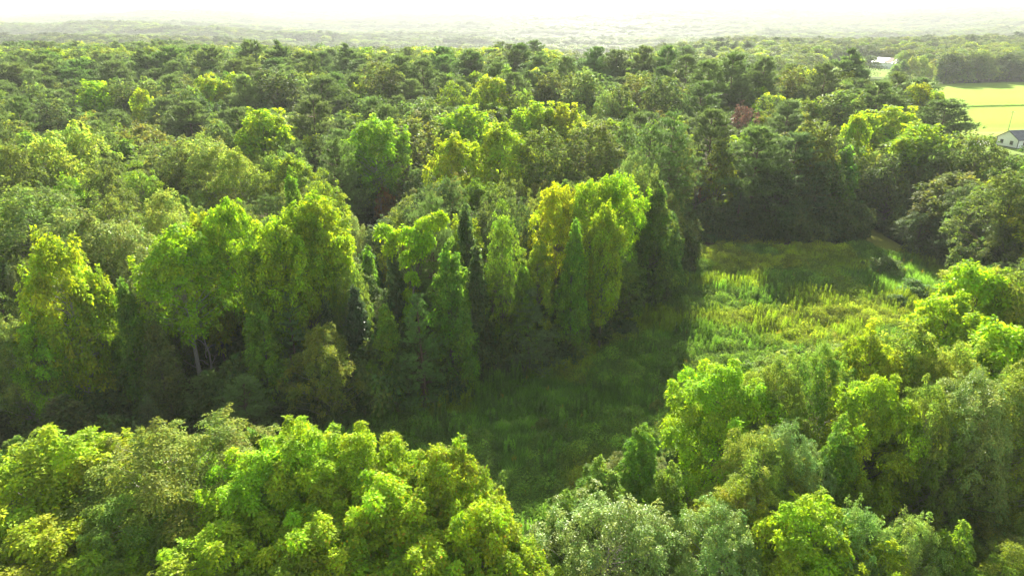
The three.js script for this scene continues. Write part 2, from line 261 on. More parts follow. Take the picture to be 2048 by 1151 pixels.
// ---------------------------------------------------------------- where things grow
const inside = (poly, x, z) => { let c = false; for (let i = 0, j = poly.length - 1; i < poly.length; j = i++) { const [xi, zi] = poly[i], [xj, zj] = poly[j]; if (zi > z !== zj > z && x < (xj - xi) * (z - zi) / (zj - zi) + xi) c = !c; } return c; };
const LEFT_WOOD = [[-260, -47], [-60, -48], [-30, -51.5], [-17, -56.5], [-9, -64], [-1, -70], [7.5, -75], [17, -87], [26, -101], [30, -118], [38, -150], [46, -185], [60, -215], [60, -400], [-400, -400]];
const RIGHT_WOOD = [[37, -122], [51, -120], [60, -119], [64, -124], [70, -126], [73, -113], [70, -99], [64, -90], [78, -80], [112, -108], [118, -140], [112, -172], [104, -205], [96, -255], [62, -250], [54, -190], [45, -150]];
const FORE_RIGHT = [[1.5, -40], [7, -48.5], [15, -56], [25, -67.5], [40, -76], [56, -82], [66, -88], [100, -90], [100, -10], [4, -10]];
const FORE_LEFT = [[-70, -42], [-25, -42], [-12, -41], [-4, -36], [1.5, -40], [4, -10], [-70, -10]];
const MEADOW = [[-40, -40], [-60, -48], [-34, -56], [-17, -58], [-9, -64], [-1, -69], [7.5, -74], [17, -86], [26, -101], [29, -118], [34, -121], [51, -119], [63, -118], [72, -112], [68, -97], [60, -84], [40, -74], [25, -65], [15, -54], [7, -46], [1.5, -38], [-4, -34], [-12, -39]];
const LANE = [[30, -115], [33, -119], [40, -119.5], [50, -119], [60, -119], [61.5, -117], [62, -115], [50, -116], [40, -116.5], [34, -114]];
const MOWN = [[63, -126], [70, -128], [69.5, -118], [67, -110], [63.5, -111], [63, -117]];
const HAYFIELD = [[128, -236], [160, -226], [215, -214], [330, -225], [430, -430], [380, -452], [314, -444], [234, -427], [180, -380], [140, -300]];
const YARD = [[120, -190], [150, -180], [240, -190], [240, -226], [160, -232], [128, -226]];
const openFar = (x, z) => { const d = -z, a = x / d;       // fields among the far woods
  if (inside(HAYFIELD, x, z) || inside(YARD, x, z)) return true;
  if (a > 0.42 && d > 480 && d < 600 && a < 0.56) return true;
  if (a > 0.4 && d > 225 && d < 470 && a < 0.6) return true;
  if (a > 0.05 && d > 250 && d < 430) return vnoise(x / 26, z / 26) < 0.72;
  if (a > 0.05 && a < 0.3 && d >= 430 && d < 600) return vnoise(x / 34, z / 34) < 0.35;
  return d > 700 && a > -0.25 && vnoise(x / 190 + 4, z / 150) > 0.84;
};

// ---------------------------------------------------------------- the ground
const grain = noiseTexture(512, (x, y) => { const a = fbm(x / 8, y / 8), b = hash2(x, y); const v = 0.55 + 0.5 * a + 0.25 * (b - 0.5); return [v, v, v * 0.97]; });
const groundMat = new THREE.MeshPhysicalMaterial({ specularIntensity: 0.08, vertexColors: true, map: grain, bumpMap: grain, bumpScale: 0.05, roughness: 1 }); groundMat.name = 'soil and grass';
function groundColor(x, z) {
  const n = fbm(x / 5, z / 5), m = fbm(x / 23 + 4, z / 23);
  if (-z < 130 && inside(MEADOW, x, z)) return [0.16 + 0.08 * n, 0.28 + 0.1 * n, 0.035];
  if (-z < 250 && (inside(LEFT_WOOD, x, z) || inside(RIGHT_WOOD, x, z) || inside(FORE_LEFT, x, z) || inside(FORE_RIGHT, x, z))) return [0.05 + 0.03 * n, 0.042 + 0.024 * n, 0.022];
  if (inside(YARD, x, z)) return [0.17 + 0.06 * m, 0.25 + 0.05 * m, 0.05];
  const w = openFar(x, z) ? 1 : 0;
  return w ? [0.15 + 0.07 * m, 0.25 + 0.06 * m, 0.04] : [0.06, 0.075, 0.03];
}
{
  const az = []; for (let a = -180; a < -60; a += 6) az.push(a); for (let a = -60; a < 60; a += 0.5) az.push(a); for (let a = 60; a <= 180; a += 6) az.push(a);
  const rr = [0.01]; while (rr[rr.length - 1] < 6000) { const r = rr[rr.length - 1]; rr.push(r + (r < 135 ? 1.6 : r * 0.022)); }
  const p = [], c = [], uv = [], ix = [], w = az.length;
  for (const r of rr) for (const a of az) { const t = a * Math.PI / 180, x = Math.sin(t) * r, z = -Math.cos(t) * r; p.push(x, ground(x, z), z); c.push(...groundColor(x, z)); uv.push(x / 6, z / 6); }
  for (let i = 0; i + 1 < rr.length; i++) for (let k = 0; k + 1 < w; k++) { const q = i * w + k; ix.push(q, q + w, q + 1, q + 1, q + w, q + w + 1); }
  const g = new THREE.BufferGeometry();
  g.setAttribute('position', new THREE.Float32BufferAttribute(p, 3)); g.setAttribute('color', new THREE.Float32BufferAttribute(c, 3)); g.setAttribute('uv', new THREE.Float32BufferAttribute(uv, 2)); g.setIndex(ix); g.computeVertexNormals();
  const nrm = g.attributes.normal; if (nrm.getY(500) < 0) { const a = g.index.array; for (let i = 0; i < a.length; i += 3) { const t = a[i]; a[i] = a[i + 1]; a[i + 1] = t; } g.computeVertexNormals(); }
  tag(meshOf('ground', g, groundMat, scene), 'ground under the woods, clearing and farmland', null, null, 'structure');
}
function sheet(name, poly, cell, lift, color, label) {
  let x0 = 1e9, x1 = -1e9, z0 = 1e9, z1 = -1e9; for (const [x, z] of poly) { x0 = Math.min(x0, x); x1 = Math.max(x1, x); z0 = Math.min(z0, z); z1 = Math.max(z1, z); }
  const p = [], c = [], uv = [], ix = [], at = new Map(), vert = (i, j) => { const k = i * 5000 + j; if (!at.has(k)) { const x = x0 + i * cell, z = z0 + j * cell; at.set(k, p.length / 3); p.push(x, ground(x, z) + lift, z); c.push(...color(x, z)); uv.push(x / 4, z / 4); } return at.get(k); };
  for (let i = 0; i * cell < x1 - x0; i++) for (let j = 0; j * cell < z1 - z0; j++) { const x = x0 + (i + 0.5) * cell, z = z0 + (j + 0.5) * cell, e = (vnoise(x / cell / 2, z / cell / 2) - 0.5) * cell; if (inside(poly, x + e, z + e)) { const a = vert(i, j), b = vert(i + 1, j), d = vert(i, j + 1), f = vert(i + 1, j + 1); ix.push(a, d, b, b, d, f); } }
  const g = new THREE.BufferGeometry(); g.setAttribute('position', new THREE.Float32BufferAttribute(p, 3)); g.setAttribute('color', new THREE.Float32BufferAttribute(c, 3)); g.setAttribute('uv', new THREE.Float32BufferAttribute(uv, 2)); g.setIndex(ix); g.computeVertexNormals();
  return tag(meshOf(name, g, groundMat, scene), label, null, null, 'structure');
}
sheet('hayfield', HAYFIELD, 2, 0.1, (x, z) => { const n = fbm(x / 14, z / 9), m = vnoise(x / 60 + 2, z / 26), k = sstep(-262, -238, z) * (1 - sstep(-232, -228, z)) * sstep(0.35, 0.6, fbm(x / 16, z / 5)); return [lerp(0.19 + 0.07 * m + 0.05 * n, 0.36, k * 0.7), lerp(0.34 + 0.04 * n, 0.27, k * 0.7), lerp(0.022 + 0.02 * m, 0.13, k * 0.7)]; }, 'sunlit lime green mown hayfield beyond the woods');
sheet('mown_path', LANE, 0.8, 0.05, (x, z) => { const n = fbm(x / 2, z / 2); return [0.13 + 0.05 * n, 0.105 + 0.05 * n, 0.05]; }, 'brownish mown strip at the foot of the far trees');
sheet('mown_grass', MOWN, 0.8, 0.05, (x, z) => { const n = fbm(x / 2, z / 2); return [0.26 + 0.05 * n, 0.27 + 0.06 * n, 0.05]; }, 'short grass lane between the far tree groups');
const driveAt = (px, py) => onPlane(px, py, 0);
sheet('driveway', [driveAt(1948, 291), driveAt(1952, 283), driveAt(1975, 277), driveAt(2006, 277), driveAt(2004, 282), driveAt(1990, 290)], 0.8, 0.08, (x, z) => { const n = fbm(x, z); return [0.6 + 0.1 * n, 0.57 + 0.1 * n, 0.52 + 0.1 * n]; }, 'pale gravel driveway beside the white house');

// ---------------------------------------------------------------- trees that the photograph lets one tell apart: tip in the picture, height, crown radius, look
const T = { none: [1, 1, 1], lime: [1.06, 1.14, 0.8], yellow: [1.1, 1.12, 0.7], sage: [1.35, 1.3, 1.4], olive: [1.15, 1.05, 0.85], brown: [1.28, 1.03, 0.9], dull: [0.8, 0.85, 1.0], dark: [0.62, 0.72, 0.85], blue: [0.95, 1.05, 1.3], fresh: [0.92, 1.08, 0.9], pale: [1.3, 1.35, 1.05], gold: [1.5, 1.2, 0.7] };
const fineOf = (d) => (d < 54 ? 0 : d < 130 ? 1 : d < 250 ? 2 : 3);
let turnSeed = rng(23);
function hero(px, py, h, r, kind, tint, label, barkMat, drop = 0) {
  const [x, y, z] = stand(px, py, h), d = Math.hypot(x, z); if (d > 100 && kind !== 'bush') r *= 1.22;
  const v = kind === 'pine' ? (h < 16 ? 2 : Math.floor(turnSeed() * 2)) : kind === 'fan' ? 0 : Math.floor(turnSeed() * 2);
  const j = () => 0.94 + 0.12 * turnSeed(), k = T[tint];
  const t = plant(kind, fineOf(d), v, x, y - drop, z, h + drop, r, kind === 'fan' ? 0 : turnSeed() * 6.28, [k[0] * j(), k[1] * j(), k[2] * j()], label, null, barkMat);
  trees.push({ px, py, x, z, h, r, d, rp: r * FOCAL / d, hero: true, kind });
  return t;
}
const F = hero;
const ORD = [...'first second third fourth fifth sixth seventh eighth ninth tenth eleventh twelfth thirteenth fourteenth fifteenth sixteenth seventeenth eighteenth nineteenth twentieth'.split(' '), ...'first second third fourth fifth sixth seventh eighth ninth'.split(' ').map((w) => 'twenty-' + w)];
function bareTree(px, py, h, spread, seed, label, mat) {      // a leafless stem with its limbs
  const [x, y, z] = stand(px, py, h), g = new THREE.Group(), r = rng(seed), W = new Buf(), top = V((r() - 0.5) * 1.5, h, (r() - 0.5) * 1.5); g.name = named('bare_tree'); g.position.set(x, y, z); scene.add(g);
  const pts = limb(W, V(0, -0.3, 0), top, 0.2, 0.03, r, 7, 0.01); meshOf('trunk', W.geo(true), mat, g);
  for (let i = 0; i < 9; i++) { const B = new Buf(), t = 0.3 + 0.62 * i / 8, p = pts[0].clone().lerp(top, t), a = i * 2.4 + r(), l = spread * (1.25 - t) * (0.7 + 0.6 * r()), e = p.clone().add(V(Math.cos(a) * l, l * (0.7 + 0.5 * r()), Math.sin(a) * l)); const q = limb(B, p, e, 0.085 * (1.3 - t), 0.018, r, 5, 0.03); for (let k = 0; k < 3; k++) limb(B, q[2 + k], q[2 + k].clone().add(V((r() - 0.5) * l * 0.8, l * 0.4 * r(), (r() - 0.5) * l * 0.8)), 0.025, 0.008, r, 3, 0); meshOf('branch', B.geo(true), mat, g); }
  tag(g, label, 'bare tree'); trees.push({ px, py, x, z, h, r: 1.2, d: Math.hypot(x, z), rp: 12, hero: true, kind: 'bare' });
}
// foreground, lower left
F(66, 884, 15, 5.2, 'poplar', 'lime', 'yellow-green broadleaf tree filling the lower left corner, tips lit');
F(330, 858, 15.5, 5.7, 'maple', 'none', 'large grey-green broadleaf tree with pale limbs showing, beside the corner tree');
F(520, 905, 15, 3.8, 'poplar', 'lime', 'bright lime tree leaning against the big grey-green maple-like crown');
F(612, 858, 15.5, 4.0, 'poplar', 'lime', 'tallest bright lime tree with two rounded tips before the dark wood');
F(715, 868, 15.2, 3.4, 'poplar', 'lime', 'bright lime tree standing right of the twin-tipped lime tree');
F(880, 898, 14.8, 3.3, 'yellowing', 'none', 'yellowing tree with knobbly tips next to the shaded meadow edge');
F(768, 955, 14.2, 4.2, 'yellowing', 'lime', 'broad yellow-green tree with scattered gold leaves behind the front row');
F(640, 1035, 13.2, 4.0, 'yellowing', 'yellow', 'tree with many orange and gold leaves low in the front row');
F(955, 1010, 13.4, 3.4, 'yellowing', 'yellow', 'yellow-leaved tree beside the gap where the meadow narrows');
F(235, 1000, 13.5, 4.4, 'maple', 'fresh', 'lower grey-green tree under the large one with pale limbs');
F(45, 1050, 13.2, 4.4, 'poplar', 'none', 'darker yellow-green tree below the corner tree');
F(430, 1050, 13, 4.0, 'poplar', 'lime', 'lime tree in the front row below the grey-green crown');
F(840, 1085, 12.5, 3.6, 'yellowing', 'lime', 'low yellow-green tree at the bottom edge below the yellowing trees');
F(1050, 1098, 11, 2.6, 'yellowing', 'none', 'small yellow-green tree in the notch at the bottom centre');
F(180, 1110, 12.2, 3.8, 'poplar', 'none', 'shaded lime tree at the bottom edge under the grey-green pair');
F(580, 1110, 12.2, 3.6, 'poplar', 'dull', 'darker green tree at the bottom edge under the orange-flecked one');
// foreground, lower right
F(1230, 1008, 13, 4.4, 'silver', 'none', 'rounded silvery tree with fine pale leaves at the bottom centre');
F(1445, 1008, 13, 3.5, 'silver', 'none', 'second silvery tree, right of the rounded one and below the olive tree');
F(1288, 848, 13.5, 2.5, 'gum', 'lime', 'pointed bright green tree standing up into the shaded meadow');
F(1200, 915, 12.5, 2.9, 'gum', 'none', 'green tree with stepped tips left of the pointed meadow-edge tree');
F(1133, 980, 11, 2.2, 'gum', 'none', 'smallest of the green trees stepping down beside the meadow');
F(1345, 925, 13, 2.5, 'gum', 'none', 'shadowed green tree tucked behind the pointed meadow-edge tree');
F(1452, 733, 15.5, 3.8, 'poplar', 'lime', 'rounded vivid lime tree at the corner of the sunlit meadow');
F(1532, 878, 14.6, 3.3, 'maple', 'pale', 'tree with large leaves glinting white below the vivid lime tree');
F(1475, 962, 13.4, 3.1, 'locust', 'gold', 'feathery olive-yellow tree between the glinting tree and the silvery pair');
F(1630, 1012, 14, 3.4, 'poplar', 'lime', 'bright yellow-green rounded tree in the front row on the right');
F(1735, 1022, 13.6, 2.6, 'silver', 'fresh', 'pale silvery tree right of the yellow-green front row tree');
F(1835, 1040, 13.2, 2.6, 'silver', 'lime', 'pale tree with spiky tips before the black shade');
F(1930, 1045, 13.2, 2.6, 'gum', 'yellow', 'yellow-green knobbly tree at the bottom right before the black shade');
F(2035, 1085, 12.6, 2.6, 'locust', 'yellow', 'bright yellow-green spreading limb tree in the bottom right corner');
F(1780, 1110, 12, 2.6, 'poplar', 'lime', 'low lime tree at the bottom edge below the spiky pale tree');
F(1580, 845, 15, 2.8, 'silver', 'dull', 'dusky grey-green tree behind the glinting white-leaved tree');
F(1762, 755, 16.8, 3.0, 'poplar', 'none', 'fresh green tree with an upright crown rising out of the right-hand shade');
F(1872, 772, 16.5, 3.1, 'maple', 'lime', 'green tree with a pointed crown right of the upright fresh green one');
F(1965, 745, 17, 4.0, 'silver', 'none', 'pale-leaved tall tree on the slope near the right edge');
F(1690, 830, 15.5, 2.5, 'gum', 'fresh', 'small green tree in front of the upright fresh green tree');
F(1560, 715, 16, 3.0, 'maple', 'lime', 'green tree right of the vivid lime corner tree, at the meadow edge');
F(1650, 690, 16.3, 3.1, 'maple', 'fresh', 'leafy tree with white glints on the sunlit meadow edge');
F(1745, 672, 16.6, 3.0, 'poplar', 'none', 'sunlit tree at the meadow edge below the pale dead stub');
F(1840, 655, 17, 3.7, 'maple', 'lime', 'lime crown on the long sunlit slope of trees');
F(1905, 590, 17.5, 3.7, 'poplar', 'none', 'feathery crown on the upper slope next to the shaded hollow');
F(1965, 530, 18.2, 4.1, 'poplar', 'lime', 'tallest sunlit crown at the top of the right-hand tree slope');
F(2040, 545, 18, 4.3, 'maple', 'lime', 'sunlit crown at the right edge beside the tallest one on the slope');
F(2010, 640, 17.6, 4.1, 'poplar', 'lime', 'bright crown at the right edge below the top of the slope');
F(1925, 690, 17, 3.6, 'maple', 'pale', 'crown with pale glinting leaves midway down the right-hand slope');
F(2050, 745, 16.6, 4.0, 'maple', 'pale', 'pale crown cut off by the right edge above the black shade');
// left forest: edge trees
F(100, 475, 20, 3.3, 'poplar', 'lime', 'tall lime-leaved tree standing apart near the left edge', barkPale);
F(300, 615, 13.5, 2.7, 'cedar', 'olive', 'dark cone-shaped tree with a blunt pale tip in the shaded wood');
F(345, 458, 19.5, 3.6, 'tulip', 'yellow', 'yellow-green spreading tree with forked grey stems below', barkPale);
F(450, 402, 21, 2.5, 'tulip', 'lime', 'slim vivid lime crown rising left of the big lime tree');
F(545, 438, 20, 3.1, 'tulip', 'yellow', 'yellow-green crown between the slim lime crown and the big lime tree');
F(630, 388, 21.5, 3.3, 'tulip', 'lime', 'big vivid lime tree, brightest of the left wood');
F(575, 578, 13.5, 2.6, 'pine', 'blue', 'small blue-green pine under the big vivid lime tree');
F(510, 610, 13, 2.4, 'gum', 'lime', 'thin lime understory tree with sun flecks in the left wood');
F(640, 655, 11, 3.0, 'maple', 'olive', 'dull olive tree below the big vivid lime tree');
F(708, 572, 13, 1.75, 'glossy', 'dull', 'dark column-shaped tree with a glittering right side');
F(768, 610, 11.5, 2.3, 'gum', 'pale', 'pale green small tree right of the glittering column tree');
F(742, 720, 6.5, 1.6, 'gum', 'lime', 'little lime sapling at the foot of the pale green small tree');
F(838, 583, 13.2, 3.3, 'pine', 'fresh', 'bushy young pine at the wood edge, left of the dark pointed tree');
F(897, 483, 17, 2.9, 'gum', 'fresh', 'pointed grass-green tree with a lit left flank at the wood edge');
F(930, 408, 18.5, 1.9, 'glossy', 'pale', 'slender silvery-leaved spire behind the pointed grass-green tree');
F(952, 490, 15.5, 1.8, 'glossy', 'pale', 'silvery-leaved small tree right of the pointed grass-green tree');
F(815, 420, 19.5, 3.6, 'fan', 'lime', 'fan-shaped bright lime tree spreading above a bare stem');
F(785, 473, 16.5, 1.6, 'glossy', 'sage', 'slim silvery-topped dark tree beside the fan-shaped tree stem');
F(1058, 568, 10.6, 4.2, 'pine', 'blue', 'wide pale blue-green pine at the wood edge by the meadow');
F(1046, 520, 13.4, 2.0, 'gum', 'lime', 'slim lime-tipped tree just behind the wide pale pine');
F(1115, 368, 19.6, 2.8, 'tulip', 'gold', 'tall tree with a golden yellow top, standing alone in colour');
F(1005, 400, 20, 2.4, 'locust', 'fresh', 'thin-crowned green tree with bare grey stems left of the yellow-topped tree');
F(1078, 478, 15, 2.2, 'locust', 'yellow', 'yellow-green side tree at the left foot of the yellow-topped tree');
F(1180, 362, 19.4, 3.0, 'tulip', 'lime', 'lime tree immediately right of the yellow-topped tree');
F(1238, 348, 20, 3.0, 'tulip', 'lime', 'vivid lime tall tree, second right of the yellow-topped tree');
F(1232, 488, 11.8, 3.6, 'locust', 'dull', 'dark green tree with a bright drooping rim beside the clearing');
F(1315, 360, 18, 3.6, 'gum', 'dull', 'dark green pointed tree at the right corner of the left wood');
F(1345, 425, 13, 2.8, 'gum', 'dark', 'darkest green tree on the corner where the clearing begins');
F(1290, 330, 19.5, 3.4, 'maple', 'dull', 'rounded dark crown behind the vivid lime tall tree');
F(1348, 225, 23, 3.8, 'pine', 'fresh', 'tall full pine at the right end of the left wood', null);
F(1305, 250, 22, 3.8, 'pine', 'fresh', 'tall pine overlapping the full pine at the end of the wood');
F(1190, 248, 21, 5.0, 'oak', 'olive', 'large rounded olive tree with sun-speckled leaves');
F(1250, 240, 21, 3.4, 'oak', 'dull', 'grey-green crown between the large olive tree and the tall pines');
F(1275, 300, 19, 2.8, 'silver', 'none', 'silvery glinting tree in front of the tall overlapping pine');
F(1000, 250, 21.5, 4.4, 'poplar', 'lime', 'broad fresh green tree in the middle of the wood');
F(1072, 205, 21.5, 4.2, 'poplar', 'fresh', 'fresh green tree behind the broad one, tip turning orange');
F(1125, 208, 21.5, 3.6, 'poplar', 'none', 'green crown just left of the shaded wall of pines');
F(930, 213, 21.5, 4.6, 'poplar', 'fresh', 'fresh green dome-shaped crown at the left flank of the broad one');
F(1080, 262, 20.5, 4.4, 'oak', 'olive', 'olive-brown rounded tree in front of the broad fresh green pair');
F(905, 273, 20, 3.4, 'poplar', 'yellow', 'tree with yellow tip and pale forked limbs in mid wood', barkPale);
F(822, 235, 20.5, 5.2, 'oak', 'brown', 'large brownish-green tree, brownest crown in mid wood');
F(850, 195, 20.5, 5.0, 'oak', 'sage', 'sage rounded crown behind the large brownish-green tree');
F(752, 238, 21.5, 4.0, 'tulip', 'fresh', 'fresh green tree on a long bare pale trunk', barkPale);
F(768, 372, 10, 1.3, 'autumn', 'none', 'small orange and gold autumn tree under the brownish tree');
F(700, 425, 14, 2.4, 'silver', 'none', 'silvery sun-flecked small tree beside the long bare pale trunk');
F(642, 338, 19, 3.4, 'locust', 'pale', 'pale feathery yellow-green tree behind the big vivid lime tree');
F(578, 335, 19, 2.2, 'gum', 'lime', 'narrow lime spire behind the slim vivid lime crown');
F(620, 190, 23, 4.6, 'pine', 'none', 'broad layered pine standing behind the feathery tree');
F(520, 218, 22, 4.2, 'poplar', 'none', 'leafy light green tree with drooping right side in upper left wood');
F(415, 275, 20, 5.4, 'maple', 'sage', 'big sage-green billowing crown in the left wood');
F(470, 300, 19, 3.6, 'maple', 'lime', 'light green crown leaning right of the big sage billowing crown');
F(140, 248, 21.5, 4.2, 'maple', 'pale', 'tall pale sage tree with cloud-like lobes at left');
F(85, 268, 21, 4.4, 'maple', 'pale', 'pale sage tree left of the tall cloud-lobed one');
F(12, 292, 20.5, 3.8, 'oak', 'yellow', 'yellowish crown at the left edge beside the pale sage pair');
F(268, 322, 18, 3.2, 'locust', 'pale', 'small tree with layered feathery yellow-green sprays in left wood');
F(45, 372, 19, 5.0, 'oak', 'pale', 'wide pale oak-like crown at the left edge');
F(150, 430, 18.5, 5.0, 'oak', 'sage', 'greyish rounded crown right of the wide pale left-edge crown');
F(240, 440, 18, 4.2, 'silver', 'none', 'silvery grey crown behind the dark cone-shaped tree');
F(320, 385, 18.5, 4.2, 'maple', 'sage', 'sage crown directly below the feathery layered tree');
F(210, 392, 18, 4, 'oak', 'olive', 'olive crown below the feathery layered tree, to its left');
F(20, 640, 13, 3.2, 'maple', 'dull', 'shaded green tree low at the left edge');
F(60, 640, 13, 2.4, 'poplar', 'fresh', 'small lit green tree below the tall lime left-edge tree');
F(545, 135, 23, 6.4, 'oak', 'dull', 'huge dull green domed crown in the upper left wood');
F(640, 150, 22, 4.8, 'pine', 'none', 'tall pine right of the huge dull green domed crown');
F(185, 162, 20.5, 4.2, 'poplar', 'lime', 'light green crown in the upper left wood, left of the lime flame');
F(235, 158, 20.5, 4.0, 'oak', 'none', 'green crown between the light green crown and the lime flame');
F(283, 178, 20, 2.6, 'poplar', 'lime', 'small lime flame-shaped crown in the upper left wood');
F(90, 195, 20, 5, 'oak', 'dull', 'shaded dull crown above the pale sage pair at left');
F(375, 200, 20, 5, 'pine', 'none', 'layered pine left of the drooping light green tree');
F(760, 120, 23, 5.2, 'oak', 'olive', 'speckled olive crown below the ridge pines');
F(905, 160, 21.5, 3.6, 'locust', 'yellow', 'yellowish feathery crown in front of the ridge pines');
F(975, 153, 22, 4.0, 'poplar', 'lime', 'bright green double crown in front of the ridge pines');
F(1100, 145, 21, 4.4, 'oak', 'brown', 'pinkish-brown tinged crown before the ridge pines');
F(1045, 178, 20, 3.2, 'oak', 'pale', 'small pale grey-green crown behind the fresh green tree');
F(1170, 140, 22.5, 5.4, 'oak', 'sage', 'big sage crown left of the column of dark pines');
F(1215, 178, 20, 3.4, 'silver', 'none', 'pale glinting crown right below the big sage crown');
F(1330, 150, 22, 5, 'oak', 'dull', 'grey-green crown right of the dark pine column');
F(1405, 160, 22.5, 4.6, 'pine', 'none', 'broad pine above the shaded lane end');
F(1430, 215, 21.5, 4.4, 'pine', 'none', 'dark pine beside the rusty brown tree');
// right wood
F(1470, 103, 25, 4.6, 'pine', 'none', 'tall pine with an open crown against the hazy farmland');
F(1530, 112, 24, 4.4, 'pine', 'none', 'tall pine with light between its limbs, right of the open-crowned pine');
F(1420, 118, 24, 4.2, 'pine', 'none', 'pine left of the open-crowned pine on the wood skyline');
F(1590, 135, 21, 4.8, 'oak', 'brown', 'green crown reddening at its top on the right skyline');
F(1495, 205, 19, 3.2, 'dead', 'none', 'rusty brown thin-leaved tree, the only brown one in the wood');
F(1700, 98, 26, 5.2, 'pine', 'none', 'biggest pine, dome-shaped, left of the hayfield');
F(1655, 125, 24, 4.2, 'pine', 'none', 'pine at the left shoulder of the biggest dome-shaped pine');
F(1765, 160, 22, 4.4, 'pine', 'none', 'pine at the right shoulder of the biggest pine, against the hayfield');
F(1800, 190, 19.5, 3.6, 'pine', 'none', 'lowest pine of the dome group, edge against the hayfield');
F(1580, 198, 21, 4.0, 'pine', 'blue', 'pale blue-green pine in the middle of the right wood');
F(1690, 178, 20, 6.0, 'oak', 'pale', 'wide pale green crown in front of the dome-shaped pine');
F(1785, 213, 20, 5.4, 'poplar', 'lime', 'broad lime crown near the lone hayfield pine');
F(1715, 228, 19.5, 2.6, 'poplar', 'lime', 'small lime crown left of the broad lime one');
F(1895, 197, 19.5, 5.2, 'pine', 'none', 'lone rounded pine standing at the hayfield edge');
F(1850, 250, 19, 4.8, 'poplar', 'none', 'green crown just below the lone hayfield pine');
F(1960, 268, 18.5, 5.0, 'oak', 'olive', 'sun-speckled green crown below the white house');
F(2030, 345, 17.5, 4.4, 'oak', 'olive', 'green crown at the right edge under the house');
F(1448, 272, 16.6, 2.9, 'locust', 'yellow', 'thin yellow-olive tree beside the shaded lane');
F(1420, 318, 10.3, 1.5, 'autumn', 'none', 'small orange-leaved tree at the head of the shaded lane');
F(1520, 250, 20.1, 4.4, 'pine', 'none', 'dark pine at the front of the right wood, near the orange tree');
F(1600, 262, 18.9, 4.6, 'pine', 'blue', 'blue-green pine at the front of the right wood, second from the lane');
F(1638, 238, 20.6, 4.2, 'oak', 'olive', 'olive tree with a visible trunk in the front of the right wood');
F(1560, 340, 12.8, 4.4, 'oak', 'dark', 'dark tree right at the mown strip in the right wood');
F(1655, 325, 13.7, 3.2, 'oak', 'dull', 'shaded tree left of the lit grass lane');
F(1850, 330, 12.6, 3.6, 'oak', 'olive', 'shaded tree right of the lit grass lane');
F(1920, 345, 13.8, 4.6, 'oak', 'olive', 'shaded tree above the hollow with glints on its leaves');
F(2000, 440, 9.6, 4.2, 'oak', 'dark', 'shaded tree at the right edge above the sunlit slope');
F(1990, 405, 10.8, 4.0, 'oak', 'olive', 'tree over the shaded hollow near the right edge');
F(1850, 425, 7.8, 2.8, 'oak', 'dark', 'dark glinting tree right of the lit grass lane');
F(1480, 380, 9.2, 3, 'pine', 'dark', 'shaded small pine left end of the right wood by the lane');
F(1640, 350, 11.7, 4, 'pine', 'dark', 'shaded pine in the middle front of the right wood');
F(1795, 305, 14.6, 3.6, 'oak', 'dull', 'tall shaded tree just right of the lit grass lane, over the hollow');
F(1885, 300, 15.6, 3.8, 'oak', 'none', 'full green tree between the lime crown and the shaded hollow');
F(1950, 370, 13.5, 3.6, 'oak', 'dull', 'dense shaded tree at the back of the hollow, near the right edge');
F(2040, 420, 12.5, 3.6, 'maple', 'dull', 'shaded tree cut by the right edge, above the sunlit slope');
bareTree(985, 432, 17, 2.6, 31, 'thin bare grey tree standing left of the yellow-topped tree', barkGrey);
bareTree(1030, 470, 14, 2.2, 32, 'crooked bare grey stem between the thin bare tree and the yellow-topped tree', barkGrey);
bareTree(402, 645, 9.5, 2.4, 33, 'pale forked bare trunk in the shade under the yellow-green spreading tree', barkPale);
bareTree(1395, 330, 12, 2, 34, 'bare stem at the edge of the shaded lane', barkGrey);
F(592, 415, 20.5, 2.6, 'poplar', 'none', 'slim green tree pressed against the left side of the big vivid lime tree');
F(498, 468, 18.6, 2.6, 'gum', 'yellow', 'pointed yellow-green tree below the slim vivid lime crown');
F(400, 432, 19.2, 2.6, 'poplar', 'none', 'slim green tree between the spreading yellow-green tree and the slim lime crown');
F(668, 470, 17, 2.4, 'gum', 'lime', 'pointed lime tree on the right shoulder of the big vivid lime tree');
F(690, 525, 14.6, 2, 'maple', 'fresh', 'small leafy tree just above the glittering column tree');
F(1152, 440, 17.2, 2.3, 'gum', 'lime', 'pointed lime tree at the right foot of the yellow-topped tree');
F(1212, 415, 18, 2.4, 'poplar', 'none', 'slim green tree in front of the vivid lime tall tree');
F(240, 560, 15.6, 2.2, 'gum', 'dull', 'dull pointed tree left of the dark cone-shaped tree');
F(175, 545, 16, 2.4, 'poplar', 'dull', 'shaded upright tree right of the tall lime left-edge tree');
